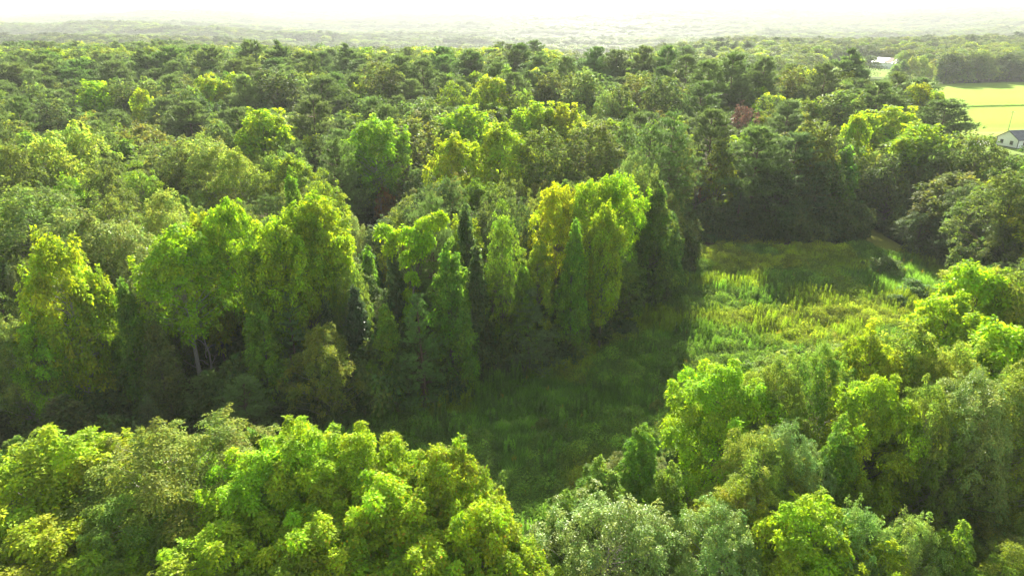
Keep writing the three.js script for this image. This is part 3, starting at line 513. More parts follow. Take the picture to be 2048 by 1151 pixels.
const LANDMARKS = [[66, 884, 'the yellow-green corner tree'], [330, 858, 'the large pale-limbed crown'], [612, 858, 'the twin-tipped lime tree'], [880, 898, 'the knobbly yellowing tree'], [1230, 1008, 'the rounded silvery tree'], [1452, 733, 'the vivid lime corner tree'], [1532, 878, 'the white-glinting tree'], [1762, 755, 'the upright fresh green tree'], [1965, 530, 'the top of the sunlit slope'], [100, 475, 'the tall lime left-edge tree'], [300, 615, 'the dark cone-shaped tree'], [630, 388, 'the big vivid lime tree'], [708, 572, 'the glittering column tree'], [838, 583, 'the bushy young pine'], [815, 420, 'the fan-shaped tree'], [1058, 568, 'the wide pale pine'], [1115, 368, 'the yellow-topped tree'], [1315, 360, 'the dark corner tree'], [1348, 225, 'the full pine'], [1190, 248, 'the large olive tree'], [1000, 250, 'the broad fresh green tree'], [822, 235, 'the brownest crown'], [752, 238, 'the bare pale trunk tree'], [415, 275, 'the big sage crown'], [140, 248, 'the cloud-lobed tree'], [45, 372, 'the wide pale left-edge crown'], [545, 135, 'the huge domed crown'], [283, 178, 'the lime flame crown'], [975, 153, 'the bright double crown'], [1170, 140, 'the big ridge-side sage crown'], [1470, 103, 'the open-crowned pine'], [1495, 205, 'the rusty brown tree'], [1700, 98, 'the biggest pine'], [1895, 197, 'the lone hayfield pine'], [1960, 268, 'the crown below the house'], [1735, 470, 'the lit grass lane'], [1560, 340, 'the dark mown-strip tree'], [1445, 272, 'the thin yellow-olive tree'], [240, 440, 'the silvery grey crown'], [370, 140, 'the shaded upper left pines'], [60, 130, 'the upper left corner woods']].map(([px, py, ref]) => ({ px, py, ref }));
// skyline pines of the wooded rise
[[450, 68, 24, 5], [420, 92, 22, 4.5], [500, 80, 23, 4.6], [340, 92, 22, 4.6], [290, 100, 21, 4.4], [560, 82, 23, 4.8], [610, 75, 22, 4.6], [660, 80, 22, 4.4], [745, 68, 23, 4.6], [790, 66, 23, 4.6], [840, 70, 22, 4.4], [700, 88, 22, 4.4], [885, 92, 22, 4.4], [935, 98, 21.5, 4.2], [1000, 82, 23, 4.6], [1040, 85, 22.5, 4.2], [1098, 78, 23.5, 4.6], [1145, 78, 23.5, 4.6], [1190, 92, 22.5, 4.4], [1235, 98, 22, 4.2], [1290, 90, 23, 4.4], [1335, 90, 23, 4.2], [1375, 108, 22, 4.2], [220, 120, 20.5, 4.4], [150, 118, 20.5, 4.4], [80, 108, 21, 4.4], [20, 125, 20, 4.4]].forEach(([px, py, h, r], i) => F(px, py, h, r, 'pine', i % 3 ? 'none' : 'fresh', ''));
{ const row = scene.children.filter((o) => o.name.startsWith('pine_tree') && o.userData.label === undefined).sort((a, b) => a.position.x / -a.position.z - b.position.x / -b.position.z); row.forEach((o, i) => tag(o, `${ORD[i]} skyline pine from the left along the wooded rise`, 'tree', 'skyline pines of the wooded rise')); }
// shrubs in and around the clearing
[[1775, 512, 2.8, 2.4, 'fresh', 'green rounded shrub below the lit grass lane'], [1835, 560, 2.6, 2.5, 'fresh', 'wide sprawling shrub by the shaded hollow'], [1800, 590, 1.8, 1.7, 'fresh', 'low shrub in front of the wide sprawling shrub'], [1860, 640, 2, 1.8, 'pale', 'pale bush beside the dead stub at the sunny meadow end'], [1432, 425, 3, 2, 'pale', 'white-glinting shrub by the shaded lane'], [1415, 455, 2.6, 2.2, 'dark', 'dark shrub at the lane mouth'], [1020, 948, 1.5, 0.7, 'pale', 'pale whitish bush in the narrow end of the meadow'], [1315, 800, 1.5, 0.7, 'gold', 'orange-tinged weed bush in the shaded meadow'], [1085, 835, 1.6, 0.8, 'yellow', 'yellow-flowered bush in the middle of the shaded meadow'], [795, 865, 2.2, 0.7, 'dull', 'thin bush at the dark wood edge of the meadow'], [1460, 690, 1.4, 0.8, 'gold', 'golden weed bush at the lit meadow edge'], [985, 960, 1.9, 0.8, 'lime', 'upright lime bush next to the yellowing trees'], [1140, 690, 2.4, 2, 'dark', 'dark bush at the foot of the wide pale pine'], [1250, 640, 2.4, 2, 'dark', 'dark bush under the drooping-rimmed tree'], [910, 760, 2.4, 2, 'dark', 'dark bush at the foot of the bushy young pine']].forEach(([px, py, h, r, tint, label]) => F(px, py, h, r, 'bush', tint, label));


// ---------------------------------------------------------------- the rest of the woods
const BROAD = ['oak', 'oak', 'maple', 'poplar', 'gum', 'locust', 'oak'], TONES = ['none', 'dull', 'olive', 'dull', 'fresh', 'sage', 'dark', 'brown'];
const TONE_WORD = { none: 'mid green', dull: 'dull green', olive: 'olive green', fresh: 'fresh green', sage: 'sage green', dark: 'dark green', brown: 'brownish green', lime: 'lime green', blue: 'blue-green', yellow: 'yellow-green' };
const nearHero = (px, py, d) => { let best = null, bd = 1e9; for (const t of LANDMARKS) { const q = Math.hypot(t.px - px, (t.py - py) * 1.6); if (q < bd) { bd = q; best = t; } } return best && { ...best, q: bd, dx: px - best.px, dy: py - best.py }; };
const said = new Map(), pending = [];
const fr = rng(401), counts = { broad: 0, pine: 0 };
const OPEN = [[[760, 880], [1000, 780], [1150, 735], [1300, 655], [1400, 560], [1395, 500], [1480, 490], [1750, 500], [1870, 560], [1850, 645], [1600, 705], [1540, 705], [1440, 725], [1350, 850], [1280, 850], [1180, 925], [1120, 980], [1060, 1050], [1000, 1000], [940, 900]], [[1820, 160], [2300, 160], [2300, 320], [1990, 305], [1940, 275], [1830, 240]], [[1385, 340], [1425, 350], [1430, 480], [1390, 480]], [[1725, 465], [1750, 465], [1800, 515], [1760, 500]], [[368, 640], [432, 640], [440, 740], [385, 740]], [[728, 350], [768, 350], [762, 470], [732, 470]], [[1660, 905], [1800, 880], [2120, 850], [2120, 1060], [1930, 1050], [1720, 1000]]];   // open ground that the lower trees leave in view
function filler(x, z, hMin, hMax, low, fore) {
  const y = ground(x, z), d = Math.hypot(x, z);
  let h = lerp(hMin, hMax, Math.pow(fr(), 0.8)), r = lerp(2.6, 4.6, fr()) * (d > 105 ? 1.4 : 1);
  const pineShare = d > 130 ? 0.3 : 0.1, kind = fr() < pineShare ? 'pine' : low ? ['oak', 'gum', 'cedar', 'maple', 'glossy', 'cedar', 'gum'][Math.floor(fr() * 7)] : fore ? ['poplar', 'maple', 'poplar', 'gum'][Math.floor(fr() * 4)] : BROAD[Math.floor(fr() * BROAD.length)];
  if (kind === 'pine') { h = Math.min(h * 1.15, hMax * 1.1); r *= 0.85; } if (kind === 'gum') r *= 0.8; if (kind === 'cedar' || kind === 'glossy') { r *= 0.55; h *= 0.8; }
  for (const t of trees) if (Math.hypot(t.x - x, t.z - z) < (t.r + r) * 0.56) return false;
  for (let k = 0; k < 14; k++) {          // keep the known trees in sight
    const [px, py] = project(x, y + h, z), rp = r * FOCAL / d;
    if (px < -170 - rp || px > 2218 + rp || py > 1250) return false;
    const clear = [0, 0.6, 1.3].some((q) => [-0.8, 0, 0.8].some((e) => OPEN.some((o) => inside(o, px + e * rp, py + q * rp))));
    const over = clear || trees.some((t) => t.hero && t.d > d && Math.abs(t.px - px) < t.rp * 0.75 + rp * 0.6 && py < t.py + t.rp * 1.5);
    if (!over) { if (k && h < 4) return false; const tone = fore ? ['lime', 'none', 'fresh', 'lime'][Math.floor(fr() * 4)] : TONES[Math.floor(fr() * TONES.length)]; pending.push({ kind, x, y, z, h, r, d, px, py, tone: kind === 'pine' || (tone === 'brown' && kind !== 'oak' && kind !== 'maple') ? 'none' : tone }); trees.push({ px, py, x, z, h, r, d, rp, kind }); return true; }
    h *= 0.9; r *= 0.95; if (h < 4.2) return false;
  }
  return false;
}
{
  const cand = [];
  for (let gx = -190; gx < 190; gx += 4.4) for (let gz = -12; gz > -215; gz -= 4.4) {
    const x = gx + (fr() - 0.5) * 3.6, z = gz + (fr() - 0.5) * 3.6;
    if (Math.hypot(x, z) < 24) continue;
    const [px, py, f] = project(x, ground(x, z) + 12, z); if (f < 5 || px < -160 || px > 2210) continue;
    const lit = z < -110 && z > -168 && Math.abs(x - (66 + 0.122 * (-114 - z))) < 4; if (lit) continue;
    const gap = z < -118 && z > -190 && Math.abs(x - lerp(35, 50, (-118 - z) / 70)) < 4.5; if (gap) continue;
    if (inside(LEFT_WOOD, x, z)) cand.push([x, z, z > -62 ? 6 : 13, z > -57 ? 11 : z < -120 ? 21 : 19, z > -66 ? fr() < 0.85 : z > -75 && fr() < 0.6]);
    else if (inside(RIGHT_WOOD, x, z)) cand.push([x, z, 13, 20, false]);
    else if (inside(FORE_RIGHT, x, z) || inside(FORE_LEFT, x, z)) cand.push([x, z, 8, 13.5, false, true]);
  }
  cand.sort((a, b) => Math.hypot(a[0], a[1]) - Math.hypot(b[0], b[1]));
  for (const c of cand) filler(...c);
}
const farMarks = [];

pending.sort((a, b) => a.d - b.d);
for (const p of pending) {
  const isPine = p.kind === 'pine', tooMany = isPine ? counts.pine >= 280 : counts.broad >= 290;
  if (tooMany || p.d > 205) { farMarks.push(p); continue; }
  if (isPine) counts.pine++; else counts.broad++;
  const m = nearHero(p.px, p.py, p.d), size = p.h > 17.5 ? 'tall' : p.h > 12.5 ? '' : p.h > 8 ? 'small' : 'low';
  const rel = !m ? 'in the woods' : (m.q > 130 ? 'well ' : '') + (Math.abs(m.dx) > Math.abs(m.dy) * 1.3 ? (m.dx < 0 ? 'left of ' : 'right of ') : m.dy < 0 ? 'behind ' : 'in front of ') + m.ref;
  const what = isPine ? 'pine' : p.kind === 'cedar' || p.kind === 'glossy' ? 'narrow conical tree' : p.kind === 'gum' ? 'pointed tree' : p.kind === 'locust' ? 'feathery tree' : 'rounded tree';
  p.text = [size, isPine ? '' : TONE_WORD[p.tone], what].filter(Boolean).join(' ') + ' ' + rel;
  said.set(p.text, [...(said.get(p.text) ?? []), p]);
  const k = T[p.tone], j = () => 0.85 + 0.3 * fr(), jj = j();
  p.made = plant(p.kind, p.kind === 'poplar' || p.kind === 'maple' || p.kind === 'gum' ? fineOf(p.d) : Math.max(1, fineOf(p.d)), Math.floor(fr() * 2), p.x, p.y, p.z, p.h, p.r, fr() * 6.28, [k[0] * jj * (0.93 + 0.14 * fr()), k[1] * jj, k[2] * jj], p.text);
}
const NTH = ['', 'second ', 'third ', 'fourth ', 'fifth ', 'sixth ', 'seventh ', 'eighth ', 'ninth ', 'tenth ', 'eleventh ', 'twelfth '];
for (const [text, list] of said) if (list.length > 1) list.sort((a, b) => a.px - b.px).forEach((p, i) => { p.made.userData.label = (i ? NTH[i] ?? 'last ' : 'leftmost ') + text; });

// distant woods, past the trees that can be counted
{
  const woods = new THREE.Group(); woods.name = 'far_woods'; tag(woods, 'hazy woods running on to the skyline', null, null, 'stuff'); scene.add(woods);
  const lots = new Map(), put = (kind, fine, v, x, y, z, h, r, tint) => { const key = kind + '|' + fine + '|' + v; if (!lots.has(key)) lots.set(key, []); lots.get(key).push([x, y, z, h, r, tint]); };
  const wr = rng(900);
  for (const p of farMarks) put(p.kind === 'cedar' || p.kind === 'glossy' ? 'oak' : p.kind, p.d > 250 ? 3 : 2, 0, p.x, p.y, p.z, p.h, p.r, p.tone);
  const band = (d0, d1, gap, fine, hh, rr, half) => {
    for (let d = d0; d < d1; d += gap) { const n = Math.ceil(d * half * 2 / gap);
      for (let i = 0; i < n; i++) {
        const a = (i + wr()) / n * 2 - 1, q = d + (wr() - 0.5) * gap, x = Math.sin(a * half) * q, z = -Math.cos(a * half) * q;
        if (inside(RIGHT_WOOD, x, z) ? d < 215 : false) continue;
        if (trees.length && d < 230 && trees.some((t) => Math.hypot(t.x - x, t.z - z) < (t.r + 3) * 0.6)) continue;
        if (d < 230 && !inside(LEFT_WOOD, x, z) && !inside(RIGHT_WOOD, x, z)) continue;
        if (openFar(x, z)) continue;
        const clump = vnoise(x / 55, z / 55), pine = vnoise(x / 60 + 9, z / 45 + 3) + (wr() - 0.5) * 0.4 > (d < 330 && x < 80 ? 0.56 : 0.84), kind = pine ? 'pine' : ['oak', 'maple', 'poplar', 'oak'][Math.floor(wr() * 4)];
        const h = lerp(hh[0], hh[1], wr() * 0.6 + clump * 0.4) * (pine ? 1.12 : 1), r = lerp(rr[0], rr[1], wr()) * (pine ? 0.8 : 1);
        put(kind, fine, Math.floor(wr() * 2), x, ground(x, z), z, h, r, ['none', 'dull', 'olive', 'sage', 'fresh', 'dull'][Math.floor(wr() * 6)]);
      } }
  };
  band(200, 330, 8, 2, [13, 20], [4.2, 6.6], 0.7);
  band(330, 640, 10, 3, [12, 19], [5.2, 8.4], 0.7);
  band(640, 1200, 11.5, 3, [12, 19], [6, 9.5], 0.72);
  band(1200, 2600, 19, 4, [13, 19], [9, 14], 0.72);
  band(2600, 5700, 29, 4, [14, 20], [17, 25], 0.72);
  const m4 = new THREE.Matrix4(), q4 = new THREE.Quaternion(), col = new THREE.Color();
  for (const [key, list] of lots) {
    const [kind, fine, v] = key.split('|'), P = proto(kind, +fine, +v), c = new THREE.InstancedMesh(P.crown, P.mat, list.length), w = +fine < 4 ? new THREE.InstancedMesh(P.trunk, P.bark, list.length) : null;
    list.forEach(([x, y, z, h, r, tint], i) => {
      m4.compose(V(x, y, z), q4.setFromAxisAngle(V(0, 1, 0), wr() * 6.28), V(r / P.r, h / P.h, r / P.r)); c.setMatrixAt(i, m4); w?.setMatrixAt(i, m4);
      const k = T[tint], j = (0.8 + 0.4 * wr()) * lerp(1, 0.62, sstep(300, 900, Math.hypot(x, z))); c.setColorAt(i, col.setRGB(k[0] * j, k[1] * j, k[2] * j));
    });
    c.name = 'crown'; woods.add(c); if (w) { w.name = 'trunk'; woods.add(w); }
  }
}
// a row of separate trees at the far edge of the hayfield
const rowOrder = [];
for (let i = 0; i < 24; i++) {
  const t = i / 23, x = lerp(226, 372, t) + (fr() - 0.5) * 4, z = lerp(-427, -455, t) - 3 + (fr() - 0.5) * 4, kind = ['gum', 'oak', 'maple', 'gum', 'oak'][Math.floor(fr() * 5)];
  rowOrder.push([x, z, kind, lerp(9, 18, fr()), lerp(3.4, 5.6, fr())]);
}
rowOrder.sort((a, b) => a[0] / -a[1] - b[0] / -b[1]);
rowOrder.forEach(([x, z, kind, h, r], i) => { const k = T[['sage', 'none', 'olive', 'pale'][i % 4]]; plant(kind, 2, i % 2, x, ground(x, z), z, h, r, fr() * 6.28, k, `${ORD[i]} hazy tree from the left in the row along the far hayfield edge`, 'trees along the far edge of the hayfield'); });

// ---------------------------------------------------------------- undergrowth at the foot of the woods
function scatter(name, label, geo, mat, spots, tintOf) {
  const m = new THREE.InstancedMesh(geo, mat, spots.length), m4 = new THREE.Matrix4(), q = new THREE.Quaternion(), e = new THREE.Euler(), c = new THREE.Color(), r = rng(spots.length + name.length);
  spots.forEach(([x, z, s, sy], i) => { e.set((r() - 0.5) * 0.2, r() * 6.28, (r() - 0.5) * 0.2); m.setMatrixAt(i, m4.compose(V(x, ground(x, z) - 0.05, z), q.setFromEuler(e), V(s, s * (sy ?? 1), s))); m.setColorAt(i, c.setRGB(...tintOf(x, z, r))); });
  m.name = named(name); m.castShadow = m.receiveShadow = true; tag(m, label, null, null, 'stuff'); scene.add(m); return m;
}
{
  const r = rng(61), spots = [];
  for (let i = 0; i < 9000 && spots.length < 1500; i++) {
    const x = lerp(-130, 120, r()), z = -lerp(15, 150, r()), [px] = project(x, 1, z); if (px < -200 || px > 2250) continue;
    const wood = inside(LEFT_WOOD, x, z) || inside(RIGHT_WOOD, x, z) || inside(FORE_RIGHT, x, z) || inside(FORE_LEFT, x, z);
    if (!wood || (z < -118 && Math.abs(x - lerp(35, 50, (-118 - z) / 70)) < 4)) continue;
    if (x > 1 && z > -95 && (!inside(FORE_RIGHT, x, z - 5) || z < -66)) continue;
    spots.push([x, z, 0.5 + r() * 0.9, 0.7 + r() * 0.9]);
  }
  const edge = [[-30, -58], [-17, -60], [-9, -66], [-1, -71], [7.5, -76], [17, -88], [26, -102], [30, -118], [35, -140]], edge2 = [[36, -121], [44, -121], [51, -120.5], [60, -120], [63, -122]], edge3 = [[71, -122], [74, -113], [71, -99], [66, -91]];
  for (const e of [edge, edge2, edge3]) for (let i = 0; i + 1 < e.length; i++) { const n = Math.ceil(Math.hypot(e[i + 1][0] - e[i][0], e[i + 1][1] - e[i][1]) / 0.7); for (let k = 0; k < n; k++) { const t = (k + r()) / n; spots.push([lerp(e[i][0], e[i + 1][0], t) + (r() - 0.5) * 2.4 - (e === edge ? 1 : 0), lerp(e[i][1], e[i + 1][1], t) + (r() - 0.5) * 2.4 - 0.6, 0.7 + r() * 1.0, 0.8 + r() * 1.1]); } }
  const P = proto('bush', 1, 0); scatter('undergrowth', 'leafy undergrowth in the shade of the woods', P.crown, P.mat, spots, (x, z, q) => { const k = 0.5 + 0.5 * q(); return [k, k, k]; });
}
// ---------------------------------------------------------------- the weedy clearing
function weedGeo(kind, seed) {
  const B = new Buf(), r = rng(seed);
  if (kind === 'tuft') for (let i = 0; i < 64; i++) { const a = r() * 6.28, q = Math.sqrt(r()) * 0.55, t = 0.35 + r() * 0.6, dx = Math.cos(a) * 0.9 * r() + (r() - 0.5) * 0.5, dz = Math.sin(a) * 0.9 * r() + (r() - 0.5) * 0.5, l = 1 / Math.hypot(dx, 1, dz), s = r() * 6.28, k = 0.8 + 0.4 * r(); B.blade(Math.cos(a) * q, 0, Math.sin(a) * q, dx * l, l, dz * l, t, Math.cos(s), Math.sin(s), 0.034, 0.3 * k, 0.5 * k, 0.03 * k); }
  if (kind === 'stalk') for (let s = 0; s < 7; s++) { const a = r() * 6.28, q = Math.sqrt(r()) * 0.5, x = Math.cos(a) * q, z = Math.sin(a) * q, h = 1 + r() * 0.8; for (let i = 0; i < 36; i++) { const t = 0.15 + 0.85 * i / 36, b = r() * 6.28, w = 0.17 * (1.1 - t) + 0.05, k = 0.8 + 0.4 * r(); let dx = Math.cos(b), dy = 0.9, dz = Math.sin(b), l = 1 / Math.hypot(dx, dy, dz); B.leaf(x, t * h, z, dx * l, dy * l, dz * l, -dx * l * 0.9, l, -dz * l * 0.9, w + 0.12, 0.085, 0.29 * k, 0.48 * k, 0.025 * k); } }
  if (kind === 'clump') fillPuff(B, { leaf: 0.13, up: 0.7, col: [0.26, 0.46, 0.03], wid: 0.5 }, 0, 0, 0.3, 0, 0.6, 0.75, 420, r, 1, 0, 0.3, 0);
  if (kind === 'gold') { for (let s = 0; s < 6; s++) { const a = r() * 6.28, q = Math.sqrt(r()) * 0.35, x = Math.cos(a) * q, z = Math.sin(a) * q, h = 0.9 + r() * 0.5; for (let i = 0; i < 46; i++) { const t = i / 46, b = r() * 6.28, top = t > 0.66, k = 0.8 + 0.4 * r(), w = top ? 0.1 : 0.14, dx = Math.cos(b) * 0.7, dz = Math.sin(b) * 0.7; B.leaf(x, t * h, z, dx, 0.7, dz, -dx, 0.7, -dz, w, w * 0.4, (top ? 0.5 : 0.18) * k, (top ? 0.36 : 0.3) * k, 0.02); } } }
  return B.geo();
}
{
  const r = rng(71), lists = { tuft: [], tuft2: [], stalk: [], clump: [], gold: [] }, W = MEADOW;
  for (let i = 0; i < 60000; i++) {
    const x = lerp(-60, 74, r()), z = -lerp(34, 122, r());
    if (!inside(W, x, z) || inside(LANE, x, z) || inside(MOWN, x, z)) continue;
    const patch = fbm(x / 6 + 3, z / 6), p2 = vnoise(x / 11 + 8, z / 9), far = -z > 98, u = r(), hgt = 0.75 + 0.7 * vnoise(x / 4 + 1, z / 4);
    if (u < 0.5) lists[r() < 0.5 ? 'tuft' : 'tuft2'].push([x, z, 0.8 + r() * 0.6, hgt]);
    else if (u < 0.5 + 0.2 * sstep(0.35, 0.6, patch)) lists.stalk.push([x, z, 0.7 + r() * 0.5, hgt * (far ? 0.7 : 1.05)]);
    else if (u < 0.93 && p2 > 0.33) lists.clump.push([x, z, 0.8 + r() * 1.1, 0.8 + r() * 0.6]);
    else if (u > 0.99) lists.gold.push([x, z, 0.8 + r() * 0.4]);
  }
  const tint = (x, z, q) => { const m = fbm(x / 9, z / 9), y = sstep(0.45, 0.65, vnoise(x / 7 + 20, z / 7)), k = 0.45 + 1.0 * q() * q() + 0.15 * q(); return [k * (0.8 + 0.6 * y), k * (0.9 + 0.25 * y), k * (1.1 - 0.3 * y) * (0.8 + 0.6 * m)]; };
  scatter('meadow_grass', 'rank grass filling the clearing', weedGeo('tuft', 1), grassMat, lists.tuft, tint);
  scatter('meadow_grass', 'rank grass filling the clearing', weedGeo('tuft', 2), grassMat, lists.tuft2, tint);
  scatter('tall_weeds', 'feathery upright weeds standing in the clearing', weedGeo('stalk', 3), grassMat, lists.stalk, tint);
  scatter('low_weeds', 'low leafy weeds in the clearing', weedGeo('clump', 4), grassMat, lists.clump, tint);
  scatter('flowering_weeds', 'yellow flowering weeds dotted over the clearing', weedGeo('gold', 5), grassMat, lists.gold, () => [1, 1, 1]);
  const ditch = [], verge = []; for (let i = 0; i < 700; i++) { const t = r(), a = onPlane(lerp(1862, 2110, t), lerp(216, 210, t) + (r() - 0.5) * 1.2, 0); ditch.push([a[0], a[1], 0.7 + 0.7 * r(), 0.7]); }
  scatter('ditch_grass', 'dark line of rough grass across the hayfield', weedGeo('clump', 6), grassMat, ditch, () => [0.7, 0.8, 0.6]);
}
// ---------------------------------------------------------------- farm buildings
function boards(seed, base) { return noiseTexture(128, (x, y) => { const v = base * (0.94 + 0.1 * vnoise(x / 3 + seed, y / 20)) * (y % 16 < 1 ? 0.8 : 1); return [v, v, v]; }, true); }
const paint = new THREE.MeshStandardMaterial({ map: boards(1, 0.93), roughness: 0.7 }); paint.name = 'white boards';
const shingle = new THREE.MeshStandardMaterial({ map: noiseTexture(128, (x, y) => { const v = (0.36 + 0.12 * hash2(x >> 2, y >> 3)) * (y % 8 < 1 ? 0.75 : 1); return [v, v, v * 1.03]; }, true), roughness: 0.9 }); shingle.name = 'grey shingles';
const tin = new THREE.MeshStandardMaterial({ map: noiseTexture(128, (x, y) => { const v = 0.86 * (x % 12 < 2 ? 0.9 : 1) * (0.95 + 0.1 * vnoise(x / 20, y / 20)); return [v, v, v]; }, true), roughness: 0.45, metalness: 0.1 }); tin.name = 'white sheet metal';
const rust = new THREE.MeshStandardMaterial({ map: noiseTexture(128, (x, y) => { const v = 0.7 + 0.4 * vnoise(x / 12, y / 12); return [0.5 * v, 0.28 * v, 0.2 * v]; }, true), roughness: 0.85 }); rust.name = 'rusty sheet metal';
const glass = new THREE.MeshStandardMaterial({ color: 0x20262a, roughness: 0.12 }); glass.name = 'dark window glass';
const trim = new THREE.MeshStandardMaterial({ color: 0xe9e7e0, roughness: 0.6 }); trim.name = 'white trim';
const frameDark = new THREE.MeshStandardMaterial({ color: 0x4a4a48, roughness: 0.6 }); frameDark.name = 'dark frame';
function box(w, h, d, x, y, z) { const g = new THREE.BoxGeometry(w, h, d); g.translate(x, y, z); return g; }
function gableWall(w, eave, ridge, thick) { const s = new THREE.Shape([new THREE.Vector2(-w / 2, 0), new THREE.Vector2(w / 2, 0), new THREE.Vector2(w / 2, eave), new THREE.Vector2(0, ridge), new THREE.Vector2(-w / 2, eave)]); const g = new THREE.ExtrudeGeometry(s, { depth: thick, bevelEnabled: false }); return g; }
function roofSlope(len, w, eave, ridge, over, side) { const dx = w / 2 + over, drop = (ridge - eave) * over / (w / 2), l = Math.hypot(dx, ridge - eave + drop), g = new THREE.BoxGeometry(l, 0.16, len + over * 2); g.rotateZ(-side * Math.atan2(ridge - eave + drop, dx)); g.translate(side * dx / 2, (ridge + eave - drop) / 2 + 0.1, 0); return g; }
function windowOn(parent, w, h, x, y, z, turn) {
  const f = meshOf('window', box(w, h, 0.12, 0, 0, 0), frameDark, parent); f.position.set(x, y, z); f.rotation.y = turn;
  meshOf('pane', box(w * 0.42, h * 0.84, 0.03, -w * 0.235, 0, 0.07), glass, f); meshOf('pane', box(w * 0.42, h * 0.84, 0.03, w * 0.235, 0, 0.07), glass, f); meshOf('sill', box(w + 0.2, 0.08, 0.22, 0, -h / 2 - 0.05, 0.06), trim, f);
}
{ // white farmhouse: gable end to the left, long side to the right
  const [x, z] = onPlane(2034, 298, 0), g = new THREE.Group(), w = 7.4, len = 15, eave = 2.7, ridge = 4.9, turn = -1.33; g.name = 'farmhouse';
  g.rotation.y = turn;                                    // the near corner of the house stands at (x, z)
  const near = V(w / 2, 0, len / 2).applyAxisAngle(V(0, 1, 0), turn); g.position.set(x - near.x, ground(x, z), z - near.z); scene.add(g);
  const front = meshOf('gable_wall', gableWall(w, eave, ridge, 0.2), paint, g); front.position.set(0, 0, len / 2 - 0.2); const backW = meshOf('gable_wall', gableWall(w, eave, ridge, 0.2), paint, g); backW.position.set(0, 0, -len / 2);
  meshOf('side_wall', box(0.2, eave, len - 0.4, w / 2 - 0.1, eave / 2, 0), paint, g); meshOf('side_wall', box(0.2, eave, len - 0.4, -w / 2 + 0.1, eave / 2, 0), paint, g);
  meshOf('roof', roofSlope(len, w, eave, ridge, 0.35, 1), shingle, g); meshOf('roof', roofSlope(len, w, eave, ridge, 0.35, -1), shingle, g);
  meshOf('ridge_cap', box(0.3, 0.1, len + 0.7, 0, ridge + 0.2, 0), shingle, g);
  meshOf('foundation', box(w + 0.06, 0.35, len + 0.06, 0, 0.1, 0), frameDark, g);
  for (const [sx, sz] of [[1, 1], [-1, 1], [1, -1]]) meshOf('corner_board', box(0.16, eave, 0.16, sx * (w / 2 - 0.02), eave / 2, sz * (len / 2 - 0.02)), frameDark, g);
  windowOn(g, 1.0, 1.2, -1.9, 1.55, len / 2 + 0.05, 0); windowOn(g, 1.0, 1.2, 1.5, 1.55, len / 2 + 0.05, 0);
  for (const q of [4.6, 1.2, -2.6]) windowOn(g, 1.7, 1.2, w / 2 + 0.05, 1.55, q, Math.PI / 2);
  const door = meshOf('door', box(0.1, 2, 0.95, w / 2 + 0.03, 1.1, -0.8), frameDark, g); meshOf('handle', box(0.06, 0.1, 0.1, w / 2 + 0.1, 1.1, -0.45), trim, door);
  meshOf('chimney', box(0.6, 1.2, 0.6, -0.6, ridge + 0.2, -2), rust, g);
  tag(g, 'white single-storey farmhouse with grey gable roof at the hayfield edge', 'house');
}
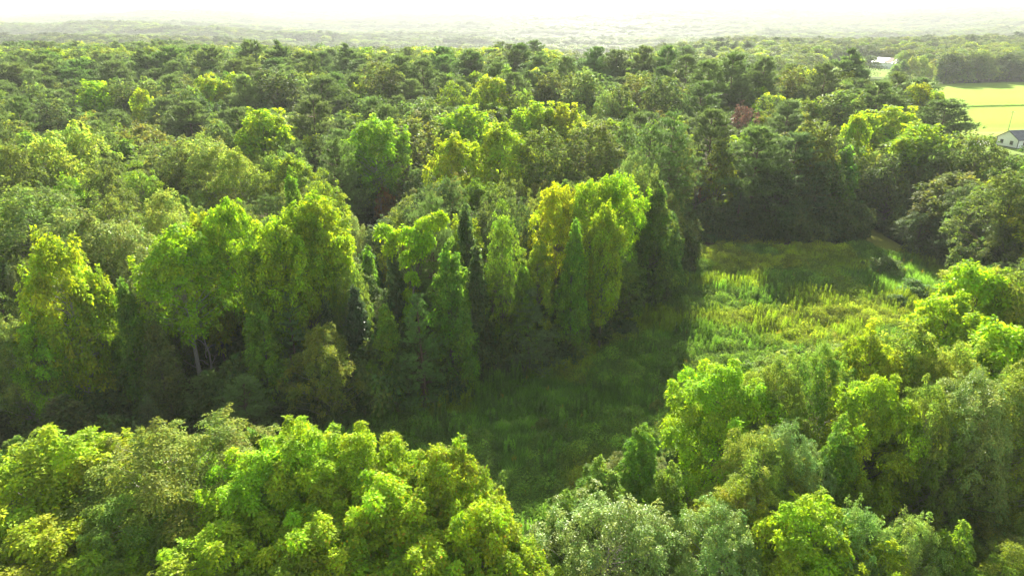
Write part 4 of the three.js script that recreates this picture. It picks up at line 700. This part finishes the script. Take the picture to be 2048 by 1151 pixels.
{ // far barn
  const [x, z] = onPlane(1777, 136, 0), g = new THREE.Group(), w = 12, len = 22, eave = 4.4, ridge = 7.6; g.name = 'barn'; g.position.set(x, ground(x, z), z); g.rotation.y = 0.35; scene.add(g);
  const f = meshOf('gable_wall', gableWall(w, eave, ridge, 0.2), paint, g); f.position.z = len / 2 - 0.2; const b = meshOf('gable_wall', gableWall(w, eave, ridge, 0.2), paint, g); b.position.z = -len / 2;
  meshOf('side_wall', box(0.2, eave, len - 0.4, w / 2 - 0.1, eave / 2, 0), paint, g); meshOf('side_wall', box(0.2, eave, len - 0.4, -w / 2 + 0.1, eave / 2, 0), paint, g);
  meshOf('roof', roofSlope(len, w, eave, ridge, 0.4, 1), tin, g); meshOf('roof', roofSlope(len, w, eave, ridge, 0.4, -1), tin, g);
  const p = roofSlope(6, w, eave, ridge, 0.1, -1); p.translate(0, 0.12, 4); meshOf('roof_panel', p, rust, g).userData.label = 'rusty roof panel'; meshOf('ridge_cap', box(0.4, 0.12, len + 0.8, 0, ridge + 0.22, 0), tin, g);
  const d = meshOf('door', box(3, 3.2, 0.1, 0, 1.6, len / 2 + 0.06), frameDark, g); meshOf('handle', box(0.1, 0.5, 0.1, 1.2, 1.6, len / 2 + 0.14), trim, d);
  tag(g, 'white gabled barn with a rusty patch on its roof beyond the biggest pine', 'barn');
}
{ // utility pole by the house, dead stub by the meadow, two reddish garden shrubs
  const [x, z] = onPlane(2017, 262, 0), g = new THREE.Group(); g.name = 'utility_pole'; g.position.set(x, ground(x, z), z); scene.add(g);
  const W = new Buf(); W.tube([V(0, -0.5, 0), V(0, 3.5, 0), V(0, 7, 0)], [0.1, 0.08, 0.06], 7); meshOf('pole', W.geo(true), barkGrey, g); meshOf('crossarm', box(1.6, 0.1, 0.1, 0, 6.6, 0), barkGrey, g); meshOf('insulator', box(0.08, 0.16, 0.08, -0.6, 6.73, 0), trim, g); meshOf('insulator', box(0.08, 0.16, 0.08, 0.6, 6.73, 0), trim, g);
  tag(g, 'thin utility pole behind the white farmhouse', 'pole');
  const [sx, sz] = onPlane(1858, 640, 0), s = new THREE.Group(); s.name = 'dead_stub'; s.position.set(sx, 0, sz); scene.add(s);
  const Q = new Buf(), r = rng(5); Q.tube([V(0, -0.3, 0), V(0.1, 1, 0), V(0.05, 2.4, 0.1), V(0.2, 3.4, 0)], [0.16, 0.12, 0.09, 0.03], 6); meshOf('stem', Q.geo(true), barkPale, s);
  for (let i = 0; i < 6; i++) { const b = new Buf(), a = r() * 6.28, y = 1 + r() * 2; limb(b, V(0.08, y, 0.05), V(Math.cos(a) * 0.9, y + 0.5 + r() * 0.5, Math.sin(a) * 0.9), 0.05, 0.012, r, 4, 0); meshOf('branch', b.geo(true), barkPale, s); }
  tag(s, 'pale dead stub with broken branches at the sunny meadow end', 'dead tree');
}
F(1990, 274, 2.2, 1.3, 'bush', 'brown', 'reddish garden shrub at the corner of the white farmhouse');
F(1999, 272, 2.6, 1.2, 'bush', 'brown', 'taller reddish garden shrub touching the farmhouse gable');

{ let t=0; for (const P of protos.values()) t+=(P.crown.index.count+P.trunk.index.count)/3; console.log('trees', trees.length, JSON.stringify(counts), 'far', farMarks.length, 'tris', t, 'protos', protos.size); }
renderer.render(scene, camera);
